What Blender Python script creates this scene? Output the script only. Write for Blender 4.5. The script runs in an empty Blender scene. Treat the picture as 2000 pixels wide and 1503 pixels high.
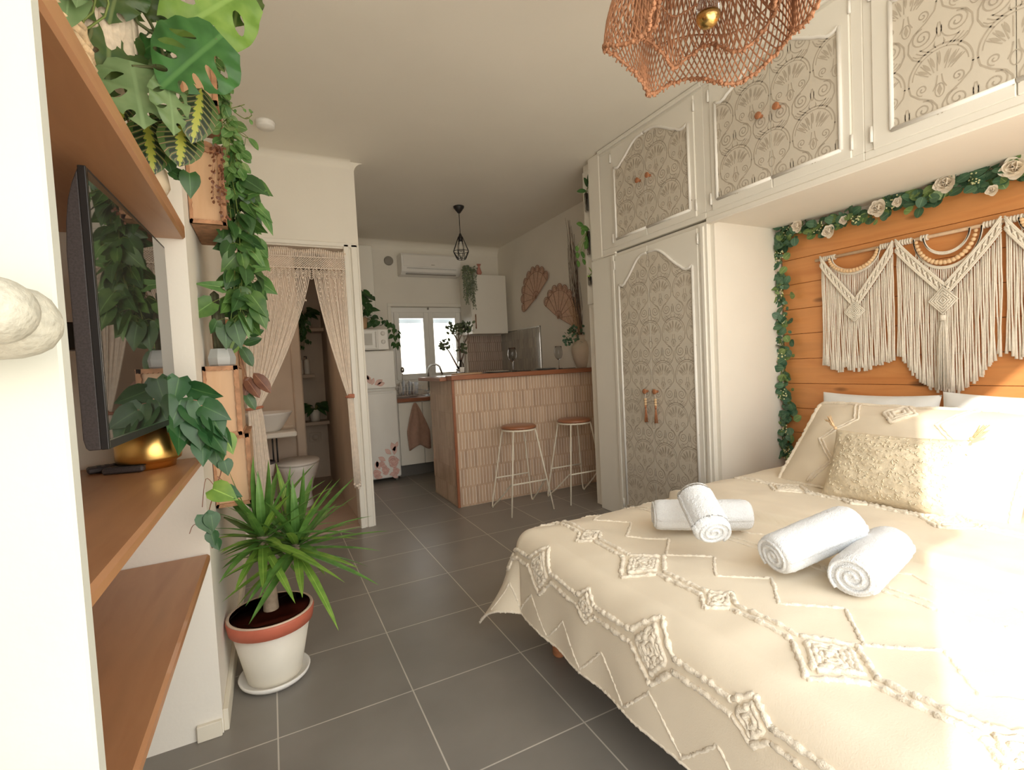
# room rebuilt from a single photograph
SKY, SUN, SUNEL, EXPO = 4.2, 4.6, 24.5, 0.03
import bpy, bmesh, math, random
from mathutils import Vector as V, Matrix, noise, geometry
R = random.Random(7)
PI = math.pi
COL = bpy.context.scene.collection
sc = bpy.context.scene
# ---------------------------------------------------------------- camera (solved from the room's vanishing points)
YAW, PITCH, ROLL, FOC = 0.466114, -0.042263, -0.050236, 938.81
cy, sy, cp, sp = math.cos(YAW), math.sin(YAW), math.cos(PITCH), math.sin(PITCH)
FW = V((sy*cp, cy*cp, sp)); r0 = V((cy, -sy, 0)); u0 = r0.cross(FW)
RT = r0*math.cos(ROLL)+u0*math.sin(ROLL); UP = u0*math.cos(ROLL)-r0*math.sin(ROLL)
EYE = V((0, 0, 1.12))
cd = bpy.data.cameras.new('camera'); cam = bpy.data.objects.new('camera', cd); COL.objects.link(cam)
cam.matrix_world = Matrix(((RT.x, UP.x, -FW.x, EYE.x), (RT.y, UP.y, -FW.y, EYE.y), (RT.z, UP.z, -FW.z, EYE.z), (0, 0, 0, 1)))
cd.sensor_width = 36; cd.sensor_fit = 'HORIZONTAL'; cd.lens = FOC/2000*36; cd.clip_start = .02
sc.camera = cam
def P(px, py, X=None, Y=None, Z=None):
    "point of the room surface X=, Y= or Z= that a photo pixel shows"
    d = RT*((px-1000)/FOC)-UP*((py-751.5)/FOC)+FW
    t = (X-EYE.x)/d.x if X is not None else (Y-EYE.y)/d.y if Y is not None else (Z-EYE.z)/d.z
    return EYE+d*t
# ---------------------------------------------------------------- mesh builder
class MB:
    def __init__(s): s.v = []; s.f = []; s.m = []; s.s = []; s.uv = {}
    def add(s, vs, fs, mi=0, smooth=True, uv=None):
        o = len(s.v); s.v += [V(p) for p in vs]
        for f in fs: s.f.append([i+o for i in f]); s.m.append(mi); s.s.append(smooth)
        if uv:
            for i, t in enumerate(uv): s.uv[o+i] = t
    def box(s, x0, x1, y0, y1, z0, z1, b=0.0, mi=0, M=None):
        lo = [min(x0, x1), min(y0, y1), min(z0, z1)]; hi = [max(x0, x1), max(y0, y1), max(z0, z1)]
        b = min(b, min(h-l for h, l in zip(hi, lo))*.49)
        if b <= 0:
            vs = [(x, y, z) for x in (lo[0], hi[0]) for y in (lo[1], hi[1]) for z in (lo[2], hi[2])]
            fs = [(0, 1, 3, 2), (4, 6, 7, 5), (0, 4, 5, 1), (2, 3, 7, 6), (0, 2, 6, 4), (1, 5, 7, 3)]
        else:
            vs = []; idx = {}
            for sx in (0, 1):
                for sy_ in (0, 1):
                    for sz in (0, 1):
                        for a in range(3):
                            p = []
                            for k, q in enumerate((sx, sy_, sz)):
                                e = hi[k] if q else lo[k]; ins = 0 if k == a else (-b if q else b)
                                p.append(e+ins)
                            idx[(sx, sy_, sz, a)] = len(vs); vs.append(p)
            fs = []
            def K(d, a): return idx[(d[0], d[1], d[2], a)]
            for a in range(3):
                o1, o2 = [k for k in range(3) if k != a]
                for q in (0, 1):
                    r = []
                    for (e, g) in ((0, 0), (1, 0), (1, 1), (0, 1)):
                        d = [0, 0, 0]; d[a] = q; d[o1] = e; d[o2] = g; r.append(K(d, a))
                    fs.append(r)
            for c in range(3):
                a, d2 = [k for k in range(3) if k != c]
                for q in (0, 1):
                    for w in (0, 1):
                        d = [0, 0, 0]; d[a] = q; d[d2] = w; e = list(d); e[c] = 1
                        fs.append([K(d, a), K(e, a), K(e, d2), K(d, d2)])
            for sx in (0, 1):
                for sy_ in (0, 1):
                    for sz in (0, 1): fs.append([idx[(sx, sy_, sz, a)] for a in range(3)])
        if M: vs = [M @ V(p) for p in vs]
        s.add(vs, fs, mi, False)
    def tube(s, pts, r, n=6, mi=0, cap=True, flat=1.0, close=False):
        pts = [V(p) for p in pts]; N = len(pts)
        if N < 2: return
        rr = r if isinstance(r, (list, tuple)) else [r]*N
        t0 = (pts[1]-pts[0]).normalized(); ref = V((0, 0, 1)) if abs(t0.z) < .9 else V((1, 0, 0))
        nx = t0.cross(ref).normalized(); vs = []
        for i, p in enumerate(pts):
            t = (pts[(i+1) % N if close else min(i+1, N-1)]-pts[i-1 if (i or close) else 0])
            t = t.normalized() if t.length > 1e-9 else t0
            nx = (nx-t*nx.dot(t)); nx = nx.normalized() if nx.length > 1e-6 else t.orthogonal().normalized(); ny = t.cross(nx); t0 = t
            for k in range(n):
                a = 2*PI*k/n; vs.append(p+nx*(rr[i]*math.cos(a))+ny*(rr[i]*flat*math.sin(a)))
        fs = []
        for i in range(N if close else N-1):
            j = (i+1) % N
            for k in range(n): fs.append((i*n+k, i*n+(k+1) % n, j*n+(k+1) % n, j*n+k))
        if cap and not close: fs += [list(range(n))[::-1], [(N-1)*n+k for k in range(n)]]
        s.add(vs, fs, mi, True)
    def lathe(s, prof, c=(0, 0, 0), n=24, mi=0, M=None, sx=1, sy_=1):
        c = V(c); vs = []; fs = []; N = len(prof)
        for (r, z) in prof:
            for k in range(n):
                a = 2*PI*k/n; p = V((r*math.cos(a)*sx, r*math.sin(a)*sy_, z)); vs.append(c+(M @ p if M else p))
        for i in range(N-1):
            for k in range(n): fs.append((i*n+k, i*n+(k+1) % n, (i+1)*n+(k+1) % n, (i+1)*n+k))
        if prof[0][0] > 1e-5: fs.append(list(range(n))[::-1])
        if prof[-1][0] > 1e-5: fs.append([(N-1)*n+k for k in range(n)])
        s.add(vs, fs, mi, True)
    def ball(s, c, r, mi=0, n=8, sz=1.0):
        s.lathe([(max(1e-4, r*math.sin(PI*i/n)) if 0 < i < n else 1e-4, -r*sz*math.cos(PI*i/n)) for i in range(n+1)], c, n+2, mi)
    def prism(s, poly, fn, t0, t1, mi=0, smooth=False):
        "poly: 2D outline; fn(u,v,t) -> point"
        n = len(poly); vs = [fn(u, v, t0) for u, v in poly]+[fn(u, v, t1) for u, v in poly]
        s.add(vs, [list(range(n)), list(range(n, 2*n))[::-1]]+[(i, (i+1) % n, n+(i+1) % n, n+i) for i in range(n)], mi, smooth)
    def grid(s, fn, nu, nv, mi=0, smooth=True, uv=False, closeu=False):
        vs = [fn(i/nu, j/nv) for i in range(nu+1) for j in range(nv+1)]
        fs = [(i*(nv+1)+j, i*(nv+1)+j+1, (i+1)*(nv+1)+j+1, (i+1)*(nv+1)+j) for i in range(nu) for j in range(nv)]
        s.add(vs, fs, mi, smooth, [(i/nu, j/nv) for i in range(nu+1) for j in range(nv+1)] if uv else None)
    def build(s, name, mats, parent=None, loc=None, recalc=True, bevel=0, subs=0, solid=0):
        me = bpy.data.meshes.new(name); o = bpy.data.objects.new(name, me); COL.objects.link(o)
        org = V((0, 0, 0))
        if parent is not None:
            o.parent = parent; q = parent
            while q.parent: q = q.parent
            org = V(q.location)
        elif loc is not None: org = V(loc); o.location = org
        me.from_pydata([p-org for p in s.v], [], s.f)
        for m in (mats if isinstance(mats, (list, tuple)) else [mats]): me.materials.append(m)
        me.polygons.foreach_set('material_index', s.m); me.polygons.foreach_set('use_smooth', s.s)
        if s.uv:
            l = me.uv_layers.new(name='uv')
            for lp in me.loops: l.data[lp.index].uv = s.uv.get(lp.vertex_index, (0, 0))
        if recalc:
            bm = bmesh.new(); bm.from_mesh(me); bmesh.ops.recalc_face_normals(bm, faces=bm.faces); bm.to_mesh(me); bm.free()
        me.validate(); me.update()
        if solid: md = o.modifiers.new('s', 'SOLIDIFY'); md.thickness = solid; md.offset = 0
        if bevel: md = o.modifiers.new('b', 'BEVEL'); md.width = bevel; md.segments = 2
        if subs: md = o.modifiers.new('u', 'SUBSURF'); md.levels = subs; md.render_levels = subs
        return o
def tag(o, label=None, cat=None, group=None, kind=None):
    if label: o['label'] = label
    if cat: o['category'] = cat
    if group: o['group'] = group
    if kind: o['kind'] = kind
    return o
def thing(name, label, cat, loc, group=None):
    o = bpy.data.objects.new(name, None); COL.objects.link(o); o.location = V(loc); o.empty_display_size = .05
    return tag(o, label, cat, group)
def struct(name, mb, m, parent=None, **k):
    o = mb.build(name, m, parent, **k)
    if parent is None: o['kind'] = 'structure'
    return o
def dup(o, parent=None):
    c = o.copy(); COL.objects.link(c)
    if parent is not None: c.parent = parent
    for ch in list(o.children): dup(ch, c)
    return c
def one(f):
    m = MB(); f(m); return m
# ---------------------------------------------------------------- materials
def nodes(name):
    m = bpy.data.materials.new(name); m.use_nodes = True; nt = m.node_tree
    return m, nt, nt.nodes['Principled BSDF']
def N(nt, t, **k):
    n = nt.nodes.new(t)
    for a, b in k.items():
        if a in n.inputs: n.inputs[a].default_value = b
        else: setattr(n, a, b)
    return n
def ramp(nt, fac, stops, interp='LINEAR'):
    r = N(nt, 'ShaderNodeValToRGB'); r.color_ramp.interpolation = interp; e = r.color_ramp.elements
    while len(e) < len(stops): e.new(.5)
    for i, (p, c) in enumerate(stops): e[i].position = p; e[i].color = tuple(c)+(1,) if len(c) == 3 else c
    nt.links.new(fac, r.inputs[0]); return r
def mat(name, c, rough=.6, metal=0, var=.06, vs=6, bump=0, bs=40, spec=.5, trans=0, ior=1.45, coat=0, sheen=0, sss=0, alpha=1):
    m, nt, b = nodes(name); L = nt.links
    b.inputs['Roughness'].default_value = rough; b.inputs['Metallic'].default_value = metal
    b.inputs['Specular IOR Level'].default_value = spec; b.inputs['IOR'].default_value = ior
    b.inputs['Transmission Weight'].default_value = trans; b.inputs['Coat Weight'].default_value = coat
    b.inputs['Sheen Weight'].default_value = sheen; b.inputs['Alpha'].default_value = alpha
    tc = N(nt, 'ShaderNodeTexCoord')
    n = N(nt, 'ShaderNodeTexNoise', Scale=vs, Detail=4.0); L.new(tc.outputs['Object'], n.inputs['Vector'])
    lo = tuple(max(0, x*(1-var)) for x in c); hi = tuple(min(1, x*(1+var)) for x in c)
    r = ramp(nt, n.outputs['Fac'], [(.3, lo), (.7, hi)]); L.new(r.outputs[0], b.inputs['Base Color'])
    if bump:
        n2 = N(nt, 'ShaderNodeTexNoise', Scale=bs, Detail=3.0); L.new(tc.outputs['Object'], n2.inputs['Vector'])
        bp = N(nt, 'ShaderNodeBump', Strength=min(1, bump), Distance=.002*max(1, bump)); L.new(n2.outputs['Fac'], bp.inputs['Height']); L.new(bp.outputs[0], b.inputs['Normal'])
    return m
def wood(name, c1, c2, scale=(1, 12, 12), rough=.45, knots=True, coat=0.1):
    m, nt, b = nodes(name); L = nt.links
    tc = N(nt, 'ShaderNodeTexCoord'); mp = N(nt, 'ShaderNodeMapping'); mp.inputs['Scale'].default_value = scale
    L.new(tc.outputs['Object'], mp.inputs['Vector'])
    n = N(nt, 'ShaderNodeTexNoise', Scale=2.2, Detail=6.0, Distortion=.6); L.new(mp.outputs[0], n.inputs['Vector'])
    r = ramp(nt, n.outputs['Fac'], [(.25, c2), (.5, c1), (.75, tuple(x*.86 for x in c1))])
    out = r.outputs[0]
    if knots:
        mp2 = N(nt, 'ShaderNodeMapping'); mp2.inputs['Scale'].default_value = tuple(2.2 if s <= 2 else 6.5 for s in scale); L.new(tc.outputs['Object'], mp2.inputs['Vector'])
        vo = N(nt, 'ShaderNodeTexVoronoi', Scale=1.0); L.new(mp2.outputs[0], vo.inputs['Vector'])
        rk = ramp(nt, vo.outputs['Distance'], [(.0, (1, 1, 1)), (.07, (.7, .7, .7)), (.12, (0, 0, 0))])
        mx = N(nt, 'ShaderNodeMixRGB', Color2=tuple(x*.32 for x in c2)+(1,)); L.new(rk.outputs[0], mx.inputs[0]); L.new(out, mx.inputs[1]); out = mx.outputs[0]
    L.new(out, b.inputs['Base Color']); b.inputs['Roughness'].default_value = rough; b.inputs['Coat Weight'].default_value = coat
    bp = N(nt, 'ShaderNodeBump', Strength=.15, Distance=.001); L.new(n.outputs['Fac'], bp.inputs['Height']); L.new(bp.outputs[0], b.inputs['Normal'])
    return m
def leafmat(name, c, c2=None, vein=None, rough=.38, tl=.25):
    "leaf with lighter midrib drawn along its own length (uv: u across -1..1 as 0..1, v along)"
    m, nt, b = nodes(name); L = nt.links
    uv = N(nt, 'ShaderNodeUVMap'); sp_ = N(nt, 'ShaderNodeSeparateXYZ'); L.new(uv.outputs[0], sp_.inputs[0])
    a = N(nt, 'ShaderNodeMath', operation='SUBTRACT'); a.inputs[1].default_value = .5; L.new(sp_.outputs[0], a.inputs[0])
    ab = N(nt, 'ShaderNodeMath', operation='ABSOLUTE'); L.new(a.outputs[0], ab.inputs[0])
    tc = N(nt, 'ShaderNodeTexCoord'); n = N(nt, 'ShaderNodeTexNoise', Scale=22.0, Detail=2.0); L.new(tc.outputs['Object'], n.inputs['Vector'])
    c2 = c2 or tuple(min(1, x*1.5) for x in c)
    r = ramp(nt, n.outputs['Fac'], [(.35, c), (.68, c2)])
    rv = ramp(nt, ab.outputs[0], [(.0, (1, 1, 1)), (.018, (.8, .8, .8)), (.035, (0, 0, 0))])
    vein = vein or tuple(min(1, x*1.5+.03) for x in c2)
    mx = N(nt, 'ShaderNodeMixRGB', Color2=tuple(vein)+(1,)); L.new(rv.outputs[0], mx.inputs[0]); L.new(r.outputs[0], mx.inputs[1])
    L.new(mx.outputs[0], b.inputs['Base Color']); b.inputs['Roughness'].default_value = rough
    if tl:
        t = N(nt, 'ShaderNodeBsdfTranslucent'); L.new(mx.outputs[0], t.inputs[0]); ms = N(nt, 'ShaderNodeMixShader'); ms.inputs[0].default_value = tl
        L.new(b.outputs[0], ms.inputs[1]); L.new(t.outputs[0], ms.inputs[2]); L.new(ms.outputs[0], nt.nodes['Material Output'].inputs['Surface'])
    return m
M = {}
M['paint'] = mat('white_wall_paint', (.80, .765, .695), .8, var=.02, vs=3, bump=.25, bs=60)
M['ceil'] = mat('ceiling_paint', (.81, .775, .70), .85, var=.02, vs=2, bump=.2, bs=50)
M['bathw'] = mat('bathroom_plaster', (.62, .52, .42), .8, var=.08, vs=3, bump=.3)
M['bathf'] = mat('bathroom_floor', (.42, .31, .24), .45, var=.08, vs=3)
M['gloss'] = mat('cream_lacquer', (.80, .775, .71), .32, var=.015, vs=3)
M['white'] = mat('white_enamel', (.82, .80, .76), .3, var=.02)
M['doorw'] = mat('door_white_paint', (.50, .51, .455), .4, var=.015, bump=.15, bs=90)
M['pvc'] = mat('white_pvc', (.84, .83, .80), .35, var=.01)
M['pine'] = wood('pine_planks', (.62, .27, .09), (.52, .20, .06), (9, 1.1, 10), .42)
M['shelf'] = wood('honey_shelf_board', (.44, .22, .105), (.36, .165, .075), (8, 1.2, 12), .4)
M['shelfe'] = wood('shelf_edge', (.50, .26, .12), (.42, .2, .09), (6, 1.2, 10), .4, False)
M['lightwood'] = wood('light_box_wood', (.62, .40, .24), (.56, .34, .19), (8, 8, 1.5), .5, False)
M['bark'] = mat('box_wood_edge', (.42, .22, .12), .7, var=.3, vs=30, bump=.6, bs=60)
M['topwood'] = wood('counter_top_wood', (.31, .115, .055), (.24, .085, .04), (1.2, 12, 12), .3, False, .3)
M['seatwood'] = wood('stool_seat_wood', (.32, .125, .06), (.25, .095, .045), (1.2, 10, 10), .35, False, .2)
M['knobwood'] = mat('orange_wood_knob', (.41, .17, .08), .45, var=.15, vs=60)
M['palewood'] = mat('pale_dowel_wood', (.68, .50, .34), .5, var=.1, vs=40)
M['cord'] = mat('cotton_cord', (.80, .745, .64), .9, var=.06, vs=90, bump=.8, bs=500, sheen=.3)
M['cordp'] = mat('pinkish_cord', (.84, .73, .63), .9, var=.08, vs=40, bump=.6, bs=400, sheen=.2)
M['tie'] = mat('terracotta_tieback', (.50, .20, .12), .8, var=.1)
M['bead'] = mat('wood_bead', (.72, .50, .29), .5, var=.15, vs=80)
M['duvet'] = mat('cream_cotton', (.76, .67, .53), .88, var=.03, vs=5, bump=.25, bs=300, sheen=.15)
M['tuft'] = mat('tufted_yarn', (.80, .72, .59), .95, var=.08, vs=120, bump=1, bs=260, sheen=.3)
M['sheet'] = mat('white_linen', (.78, .80, .80), .85, var=.02, vs=5, bump=.2, bs=300)
M['emb'] = mat('embroidered_cushion', (.66, .57, .42), .85, var=.12, vs=60, bump=1.5, bs=90)
M['towel'] = mat('white_terry', (.84, .86, .88), .95, var=.03, vs=200, bump=2.2, bs=350, sheen=.4)
M['rattan'] = mat('rattan', (.40, .19, .10), .55, var=.25, vs=40)
M['gold'] = mat('gold_metal', (.80, .55, .20), .22, 1, var=.03)
M['brass'] = mat('brass_pot_metal', (.76, .47, .15), .3, 1, var=.04)
M['black'] = mat('black_metal', (.02, .018, .018), .4, var=.1)
M['tvbody'] = mat('tv_grey_plastic', (.055, .045, .045), .5, var=.25, vs=300)
M['screen'] = mat('tv_screen', (.03, .026, .024), .02, var=0, spec=.9, ior=1.8)
M['chrome'] = mat('brushed_steel', (.55, .54, .52), .25, 1, var=.04)
M['knobm'] = mat('speckled_ceramic', (.40, .385, .32), .5, var=.14, vs=160, bump=.6, bs=240)
M['white_tube'] = mat('cream_steel_rod', (.80, .74, .62), .35, var=.03)
M['terra'] = mat('terracotta_rim', (.56, .15, .09), .55, var=.06, vs=14)
M['potw'] = mat('pot_cream_glaze', (.74, .70, .61), .5, var=.04, vs=8)
M['soil'] = mat('potting_soil', (.014, .011, .01), .98, var=.5, vs=60, spec=.05)
M['greyp'] = mat('blue_grey_ceramic', (.42, .44, .44), .35, var=.06)
M['vase'] = mat('rough_cream_vase', (.60, .50, .39), .8, var=.06, vs=12, bump=.6, bs=60)
M['twig'] = mat('dark_twig', (.13, .09, .07), .7, var=.3, vs=30)
M['stem'] = mat('green_stem', (.16, .22, .05), .5, var=.2)
M['rstem'] = mat('reddish_stem', (.30, .14, .09), .5, var=.2)
M['trunk'] = mat('yucca_bark', (.34, .26, .19), .85, var=.25, vs=25, bump=2, bs=40)
M['basket'] = mat('woven_straw', (.60, .45, .28), .8, var=.3, vs=50, bump=1.5, bs=90)
M['fluff'] = mat('dried_plume', (.66, .56, .44), .95, var=.15, vs=60, bump=1.5, bs=60)
M['pampas'] = mat('tan_pampas', (.50, .32, .18), .95, var=.2, vs=60)
M['fan'] = mat('rattan_fan', (.64, .44, .33), .7, var=.12, vs=40, bump=.5, bs=160)
M['fand'] = mat('rattan_fan_rim', (.38, .22, .16), .7, var=.2, vs=60)
M['kick'] = mat('grey_kickboard', (.14, .13, .12), .5, var=.05)
M['pinktowel'] = mat('dusty_pink_linen', (.40, .25, .19), .9, var=.08, vs=30, bump=.8, bs=300)
M['rose'] = mat('rose_decal', (.66, .36, .31), .5, var=.1, vs=20)
M['rosel'] = mat('rose_decal_light', (.76, .52, .46), .5, var=.08, vs=20)
M['grout'] = mat('white_grout', (.86, .77, .68), .8, var=.03)
M['grill'] = mat('grey_grill', (.28, .26, .23), .6)
M['bulb'] = mat('frosted_bulb_glass', (.85, .82, .74), .15, trans=.6, var=0)
M['panel'] = mat('beige_wallpaper', (.63, .58, .495), .7, var=.03, vs=6)
M['stencil'] = mat('taupe_stencil', (.46, .405, .33), .75, var=.05, vs=20)
M['dish'] = mat('translucent_plasticware', (.74, .80, .90), .25, var=.12, vs=30)
M['plate'] = mat('dark_plate', (.10, .10, .09), .3, var=.1)
M['bucket'] = mat('dark_basket_lining', (.09, .08, .09), .8)
M['flower'] = mat('white_petals', (.86, .80, .70), .6, var=.05, sheen=.2)
M['berry'] = mat('cream_berries', (.66, .66, .38), .5, var=.2, vs=60)
M['caddyw'] = mat('toothed_wood', (.48, .26, .14), .6, var=.2, vs=30)
m, nt, b = nodes('clear_glass'); b.inputs['Transmission Weight'].default_value = 1; b.inputs['Roughness'].default_value = .02; b.inputs['IOR'].default_value = 1.2; M['glass'] = m
m, nt, b = nodes('window_pane'); b.inputs['Transmission Weight'].default_value = 1; b.inputs['Roughness'].default_value = 0; b.inputs['IOR'].default_value = 1.02; M['pane'] = m
G = {}
G['pothos'] = leafmat('pothos_leaf', (.05, .135, .03), (.11, .225, .05))
G['pothosd'] = leafmat('pothos_leaf_dark', (.03, .085, .025), (.05, .13, .035), tl=.15)
G['phil'] = leafmat('philodendron_leaf', (.02, .085, .025), (.035, .12, .035), vein=(.08, .19, .06), tl=.12)
G['lime'] = leafmat('lime_leaf', (.16, .32, .05), (.28, .45, .08))
G['arrow'] = leafmat('arrowhead_leaf', (.08, .20, .05), (.16, .32, .09), vein=(.3, .45, .18))
G['red'] = leafmat('reddish_leaf', (.13, .04, .02), (.22, .09, .04))
G['yucca'] = leafmat('yucca_blade', (.10, .24, .05), (.19, .38, .09), vein=(.2, .4, .1), rough=.35)
G['euc'] = leafmat('eucalyptus_leaf', (.045, .12, .07), (.10, .20, .11), tl=.15)
G['euc2'] = leafmat('eucalyptus_light', (.12, .22, .07), (.24, .34, .12), tl=.2)
G['jade'] = leafmat('jade_leaf', (.05, .07, .035), (.09, .12, .06), tl=.05)
G['grey'] = leafmat('string_plant_leaf', (.14, .17, .12), (.22, .26, .19), tl=.1)
G['mon'] = leafmat('monstera_leaf', (.03, .125, .025), (.055, .19, .04), vein=(.10, .26, .07))
G['monl'] = leafmat('monstera_leaf_bright', (.17, .33, .05), (.27, .45, .09), vein=(.3, .5, .12), tl=.35)
G['monp'] = leafmat('monstera_leaf_underside', (.15, .25, .10), (.22, .33, .15), vein=(.25, .38, .18))
G['mond'] = leafmat('monstera_leaf_dark', (.035, .09, .02), (.09, .13, .03), tl=.2)
def maranta():
    m, nt, b = nodes('maranta_leaf'); L = nt.links
    uv = N(nt, 'ShaderNodeUVMap'); s = N(nt, 'ShaderNodeSeparateXYZ'); L.new(uv.outputs[0], s.inputs[0])
    def ma(op, a, b_=None, c=None):
        n = N(nt, 'ShaderNodeMath', operation=op)
        for i, x in enumerate((a, b_, c)):
            if x is None: continue
            if isinstance(x, (int, float)): n.inputs[i].default_value = x
            else: L.new(x, n.inputs[i])
        return n.outputs[0]
    u = ma('ABSOLUTE', ma('MULTIPLY', ma('SUBTRACT', s.outputs[0], .5), 2)); v = s.outputs[1]
    q = ma('SUBTRACT', ma('MULTIPLY', v, 9), ma('MULTIPLY', u, 2.2)); fr = ma('FRACT', q)
    vein = ma('LESS_THAN', fr, .10)
    blot = ma('MULTIPLY', ma('MULTIPLY', ma('GREATER_THAN', fr, .28), ma('LESS_THAN', fr, .85)), ma('MULTIPLY', ma('GREATER_THAN', u, .22), ma('LESS_THAN', u, .68)))
    cen = ma('LESS_THAN', u, ma('ADD', .10, ma('MULTIPLY', ma('FRACT', ma('MULTIPLY', v, 9)), .16)))
    def mix(f, a, c):
        n = N(nt, 'ShaderNodeMixRGB'); L.new(f, n.inputs[0]); n.inputs[2].default_value = c+(1,)
        if isinstance(a, tuple): n.inputs[1].default_value = a+(1,)
        else: L.new(a, n.inputs[1])
        return n.outputs[0]
    c = mix(blot, (.06, .11, .025), (.012, .022, .008)); c = mix(vein, c, (.34, .20, .12)); c = mix(cen, c, (.36, .38, .06))
    L.new(c, b.inputs['Base Color']); b.inputs['Roughness'].default_value = .35; return m
G['maranta'] = maranta()
def floormat():
    m, nt, b = nodes('grey_floor_tiles'); L = nt.links
    tc = N(nt, 'ShaderNodeTexCoord'); mp = N(nt, 'ShaderNodeMapping'); mp.inputs['Location'].default_value = (.047/.4255, -.365/.4255, 0); mp.inputs['Scale'].default_value = (1/.4255,)*3
    L.new(tc.outputs['Object'], mp.inputs['Vector'])
    br = N(nt, 'ShaderNodeTexBrick', Scale=1.0); br.offset = 0; br.inputs['Brick Width'].default_value = 1; br.inputs['Row Height'].default_value = 1
    br.inputs['Mortar Size'].default_value = .0055; br.inputs['Mortar Smooth'].default_value = .1; br.inputs['Bias'].default_value = 0
    br.inputs['Color1'].default_value = (.225, .208, .186, 1); br.inputs['Color2'].default_value = (.245, .226, .202, 1); br.inputs['Mortar'].default_value = (.56, .52, .46, 1)
    L.new(mp.outputs[0], br.inputs['Vector'])
    n = N(nt, 'ShaderNodeTexNoise', Scale=4.0, Detail=5.0, Roughness=.5); L.new(tc.outputs['Object'], n.inputs['Vector'])
    r = ramp(nt, n.outputs['Fac'], [(.25, (.86, .86, .86)), (.75, (1.1, 1.1, 1.1))])
    mx = N(nt, 'ShaderNodeMixRGB', blend_type='MULTIPLY'); mx.inputs[0].default_value = 1; L.new(br.outputs['Color'], mx.inputs[1]); L.new(r.outputs[0], mx.inputs[2])
    L.new(mx.outputs[0], b.inputs['Base Color'])
    rr = ramp(nt, n.outputs['Fac'], [(.3, (.30, .30, .30)), (.8, (.40, .40, .40))]); L.new(rr.outputs[0], b.inputs['Roughness'])
    return m
M['floor'] = floormat()
for i, c in enumerate([(.52, .37, .265), (.57, .41, .295), (.46, .325, .235)]): M['tile%d' % i] = mat('picket_tile_'+['beige', 'sand', 'taupe'][i], c, .22, var=.05, vs=8)
# ---------------------------------------------------------------- leaves
HEART = [(0, .0, .0), (.06, .55, -.17), (.16, .93, -.10), (.30, 1.0, 0), (.48, .86, 0), (.66, .58, 0), (.83, .28, 0), (1, 0, 0)]
OVAL = [(0, 0, 0), (.12, .55, 0), (.3, .93, 0), (.5, 1, 0), (.7, .85, 0), (.87, .5, 0), (1, 0, 0)]
ROUND = [(0, 0, 0), (.1, .62, 0), (.3, .97, 0), (.55, 1, 0), (.8, .72, 0), (.94, .35, 0), (1, 0, 0)]
LANCE = [(0, .15, 0), (.15, .6, 0), (.4, 1, 0), (.65, .8, 0), (.85, .4, 0), (1, 0, 0)]
ARROW = [(0, 0, 0), (.03, .6, -.34), (.12, .85, -.22), (.22, .62, 0), (.45, .5, 0), (.7, .3, 0), (1, 0, 0)]
def leaf(mb, base, d, nrm, L, W, kind=HEART, fold=.2, bend=.35, mi=0):
    d = V(d).normalized(); nrm = V(nrm); nrm = nrm-d*nrm.dot(d)
    nrm = nrm.normalized() if nrm.length > 1e-4 else d.orthogonal().normalized(); s = d.cross(nrm); base = V(base)
    vs = []; uv = []; fs = []
    for (t, w, k) in kind:
        for side, u in ((-1, 0), (-.5, .25), (0, .5), (.5, .75), (1, 1)):
            tt = t+k*abs(side)**.7*1.0
            vs.append(base+d*(tt*L)+s*(side*w*W/2)+nrm*(fold*w*W/2*(abs(side)-.25*abs(side)**2)-bend*L*tt*tt*.5)); uv.append((u, t))
    for i in range(len(kind)-1):
        for j in range(4): a = i*5+j; fs.append((a, a+1, a+6, a+5))
    mb.add(vs, fs, mi, True, uv)
def rv(s=1.0): return V((R.uniform(-1, 1), R.uniform(-1, 1), R.uniform(-1, 1)))*s
def smoothpath(pts, n=6):
    pts = [V(p) for p in pts]; out = []
    for i in range(len(pts)-1):
        p0 = pts[max(i-1, 0)]; p1 = pts[i]; p2 = pts[i+1]; p3 = pts[min(i+2, len(pts)-1)]
        for k in range(n):
            t = k/n; out.append(.5*((2*p1)+(p2-p0)*t+(2*p0-5*p1+4*p2-p3)*t*t+(3*p1-p0-3*p2+p3)*t*t*t))
    out.append(pts[-1]); return out
def vine(lf, st, pts, step=.05, L=.06, W=.045, kind=HEART, jit=.02, r=.0016, mi=(0,), face=(.3, -1, .2), down=.8, smi=0, spread=.6, pet=.025, bend=.35):
    path = smoothpath(pts, 8); st.tube(path, r, 5, smi); acc = 0
    for i in range(1, len(path)):
        acc += (path[i]-path[i-1]).length
        while acc > step:
            acc -= step*R.uniform(.7, 1.3); p = path[i]
            out = rv(); out.y *= .6; out.y -= .25; out = out.normalized()
            q = p+out*pet*R.uniform(.5, 1.5)+rv(jit); st.tube([p, (p+q)/2+V((0, 0, .006)), q], r*.7, 4, smi)
            k = R.uniform(.7, 1.2); leaf(lf, q, V((out.x*spread, out.y*spread*.5, -down))+rv(.45), V(face)+rv(.85), L*k, W*k, kind, .2, bend, R.choice(mi))
# ================================================================ THE ROOM
CZ = 2.60
def S(name, m, *boxes, **k):
    mb = MB()
    for b in boxes: mb.box(*b)
    return struct(name, mb, m, **k)
S('floor', M['floor'], (-1.0, 3.1, -.39, 5.9, -.08, 0))
S('ceiling', M['ceil'], (-1.0, 3.1, -.39, 5.9, CZ, CZ+.1))
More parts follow.
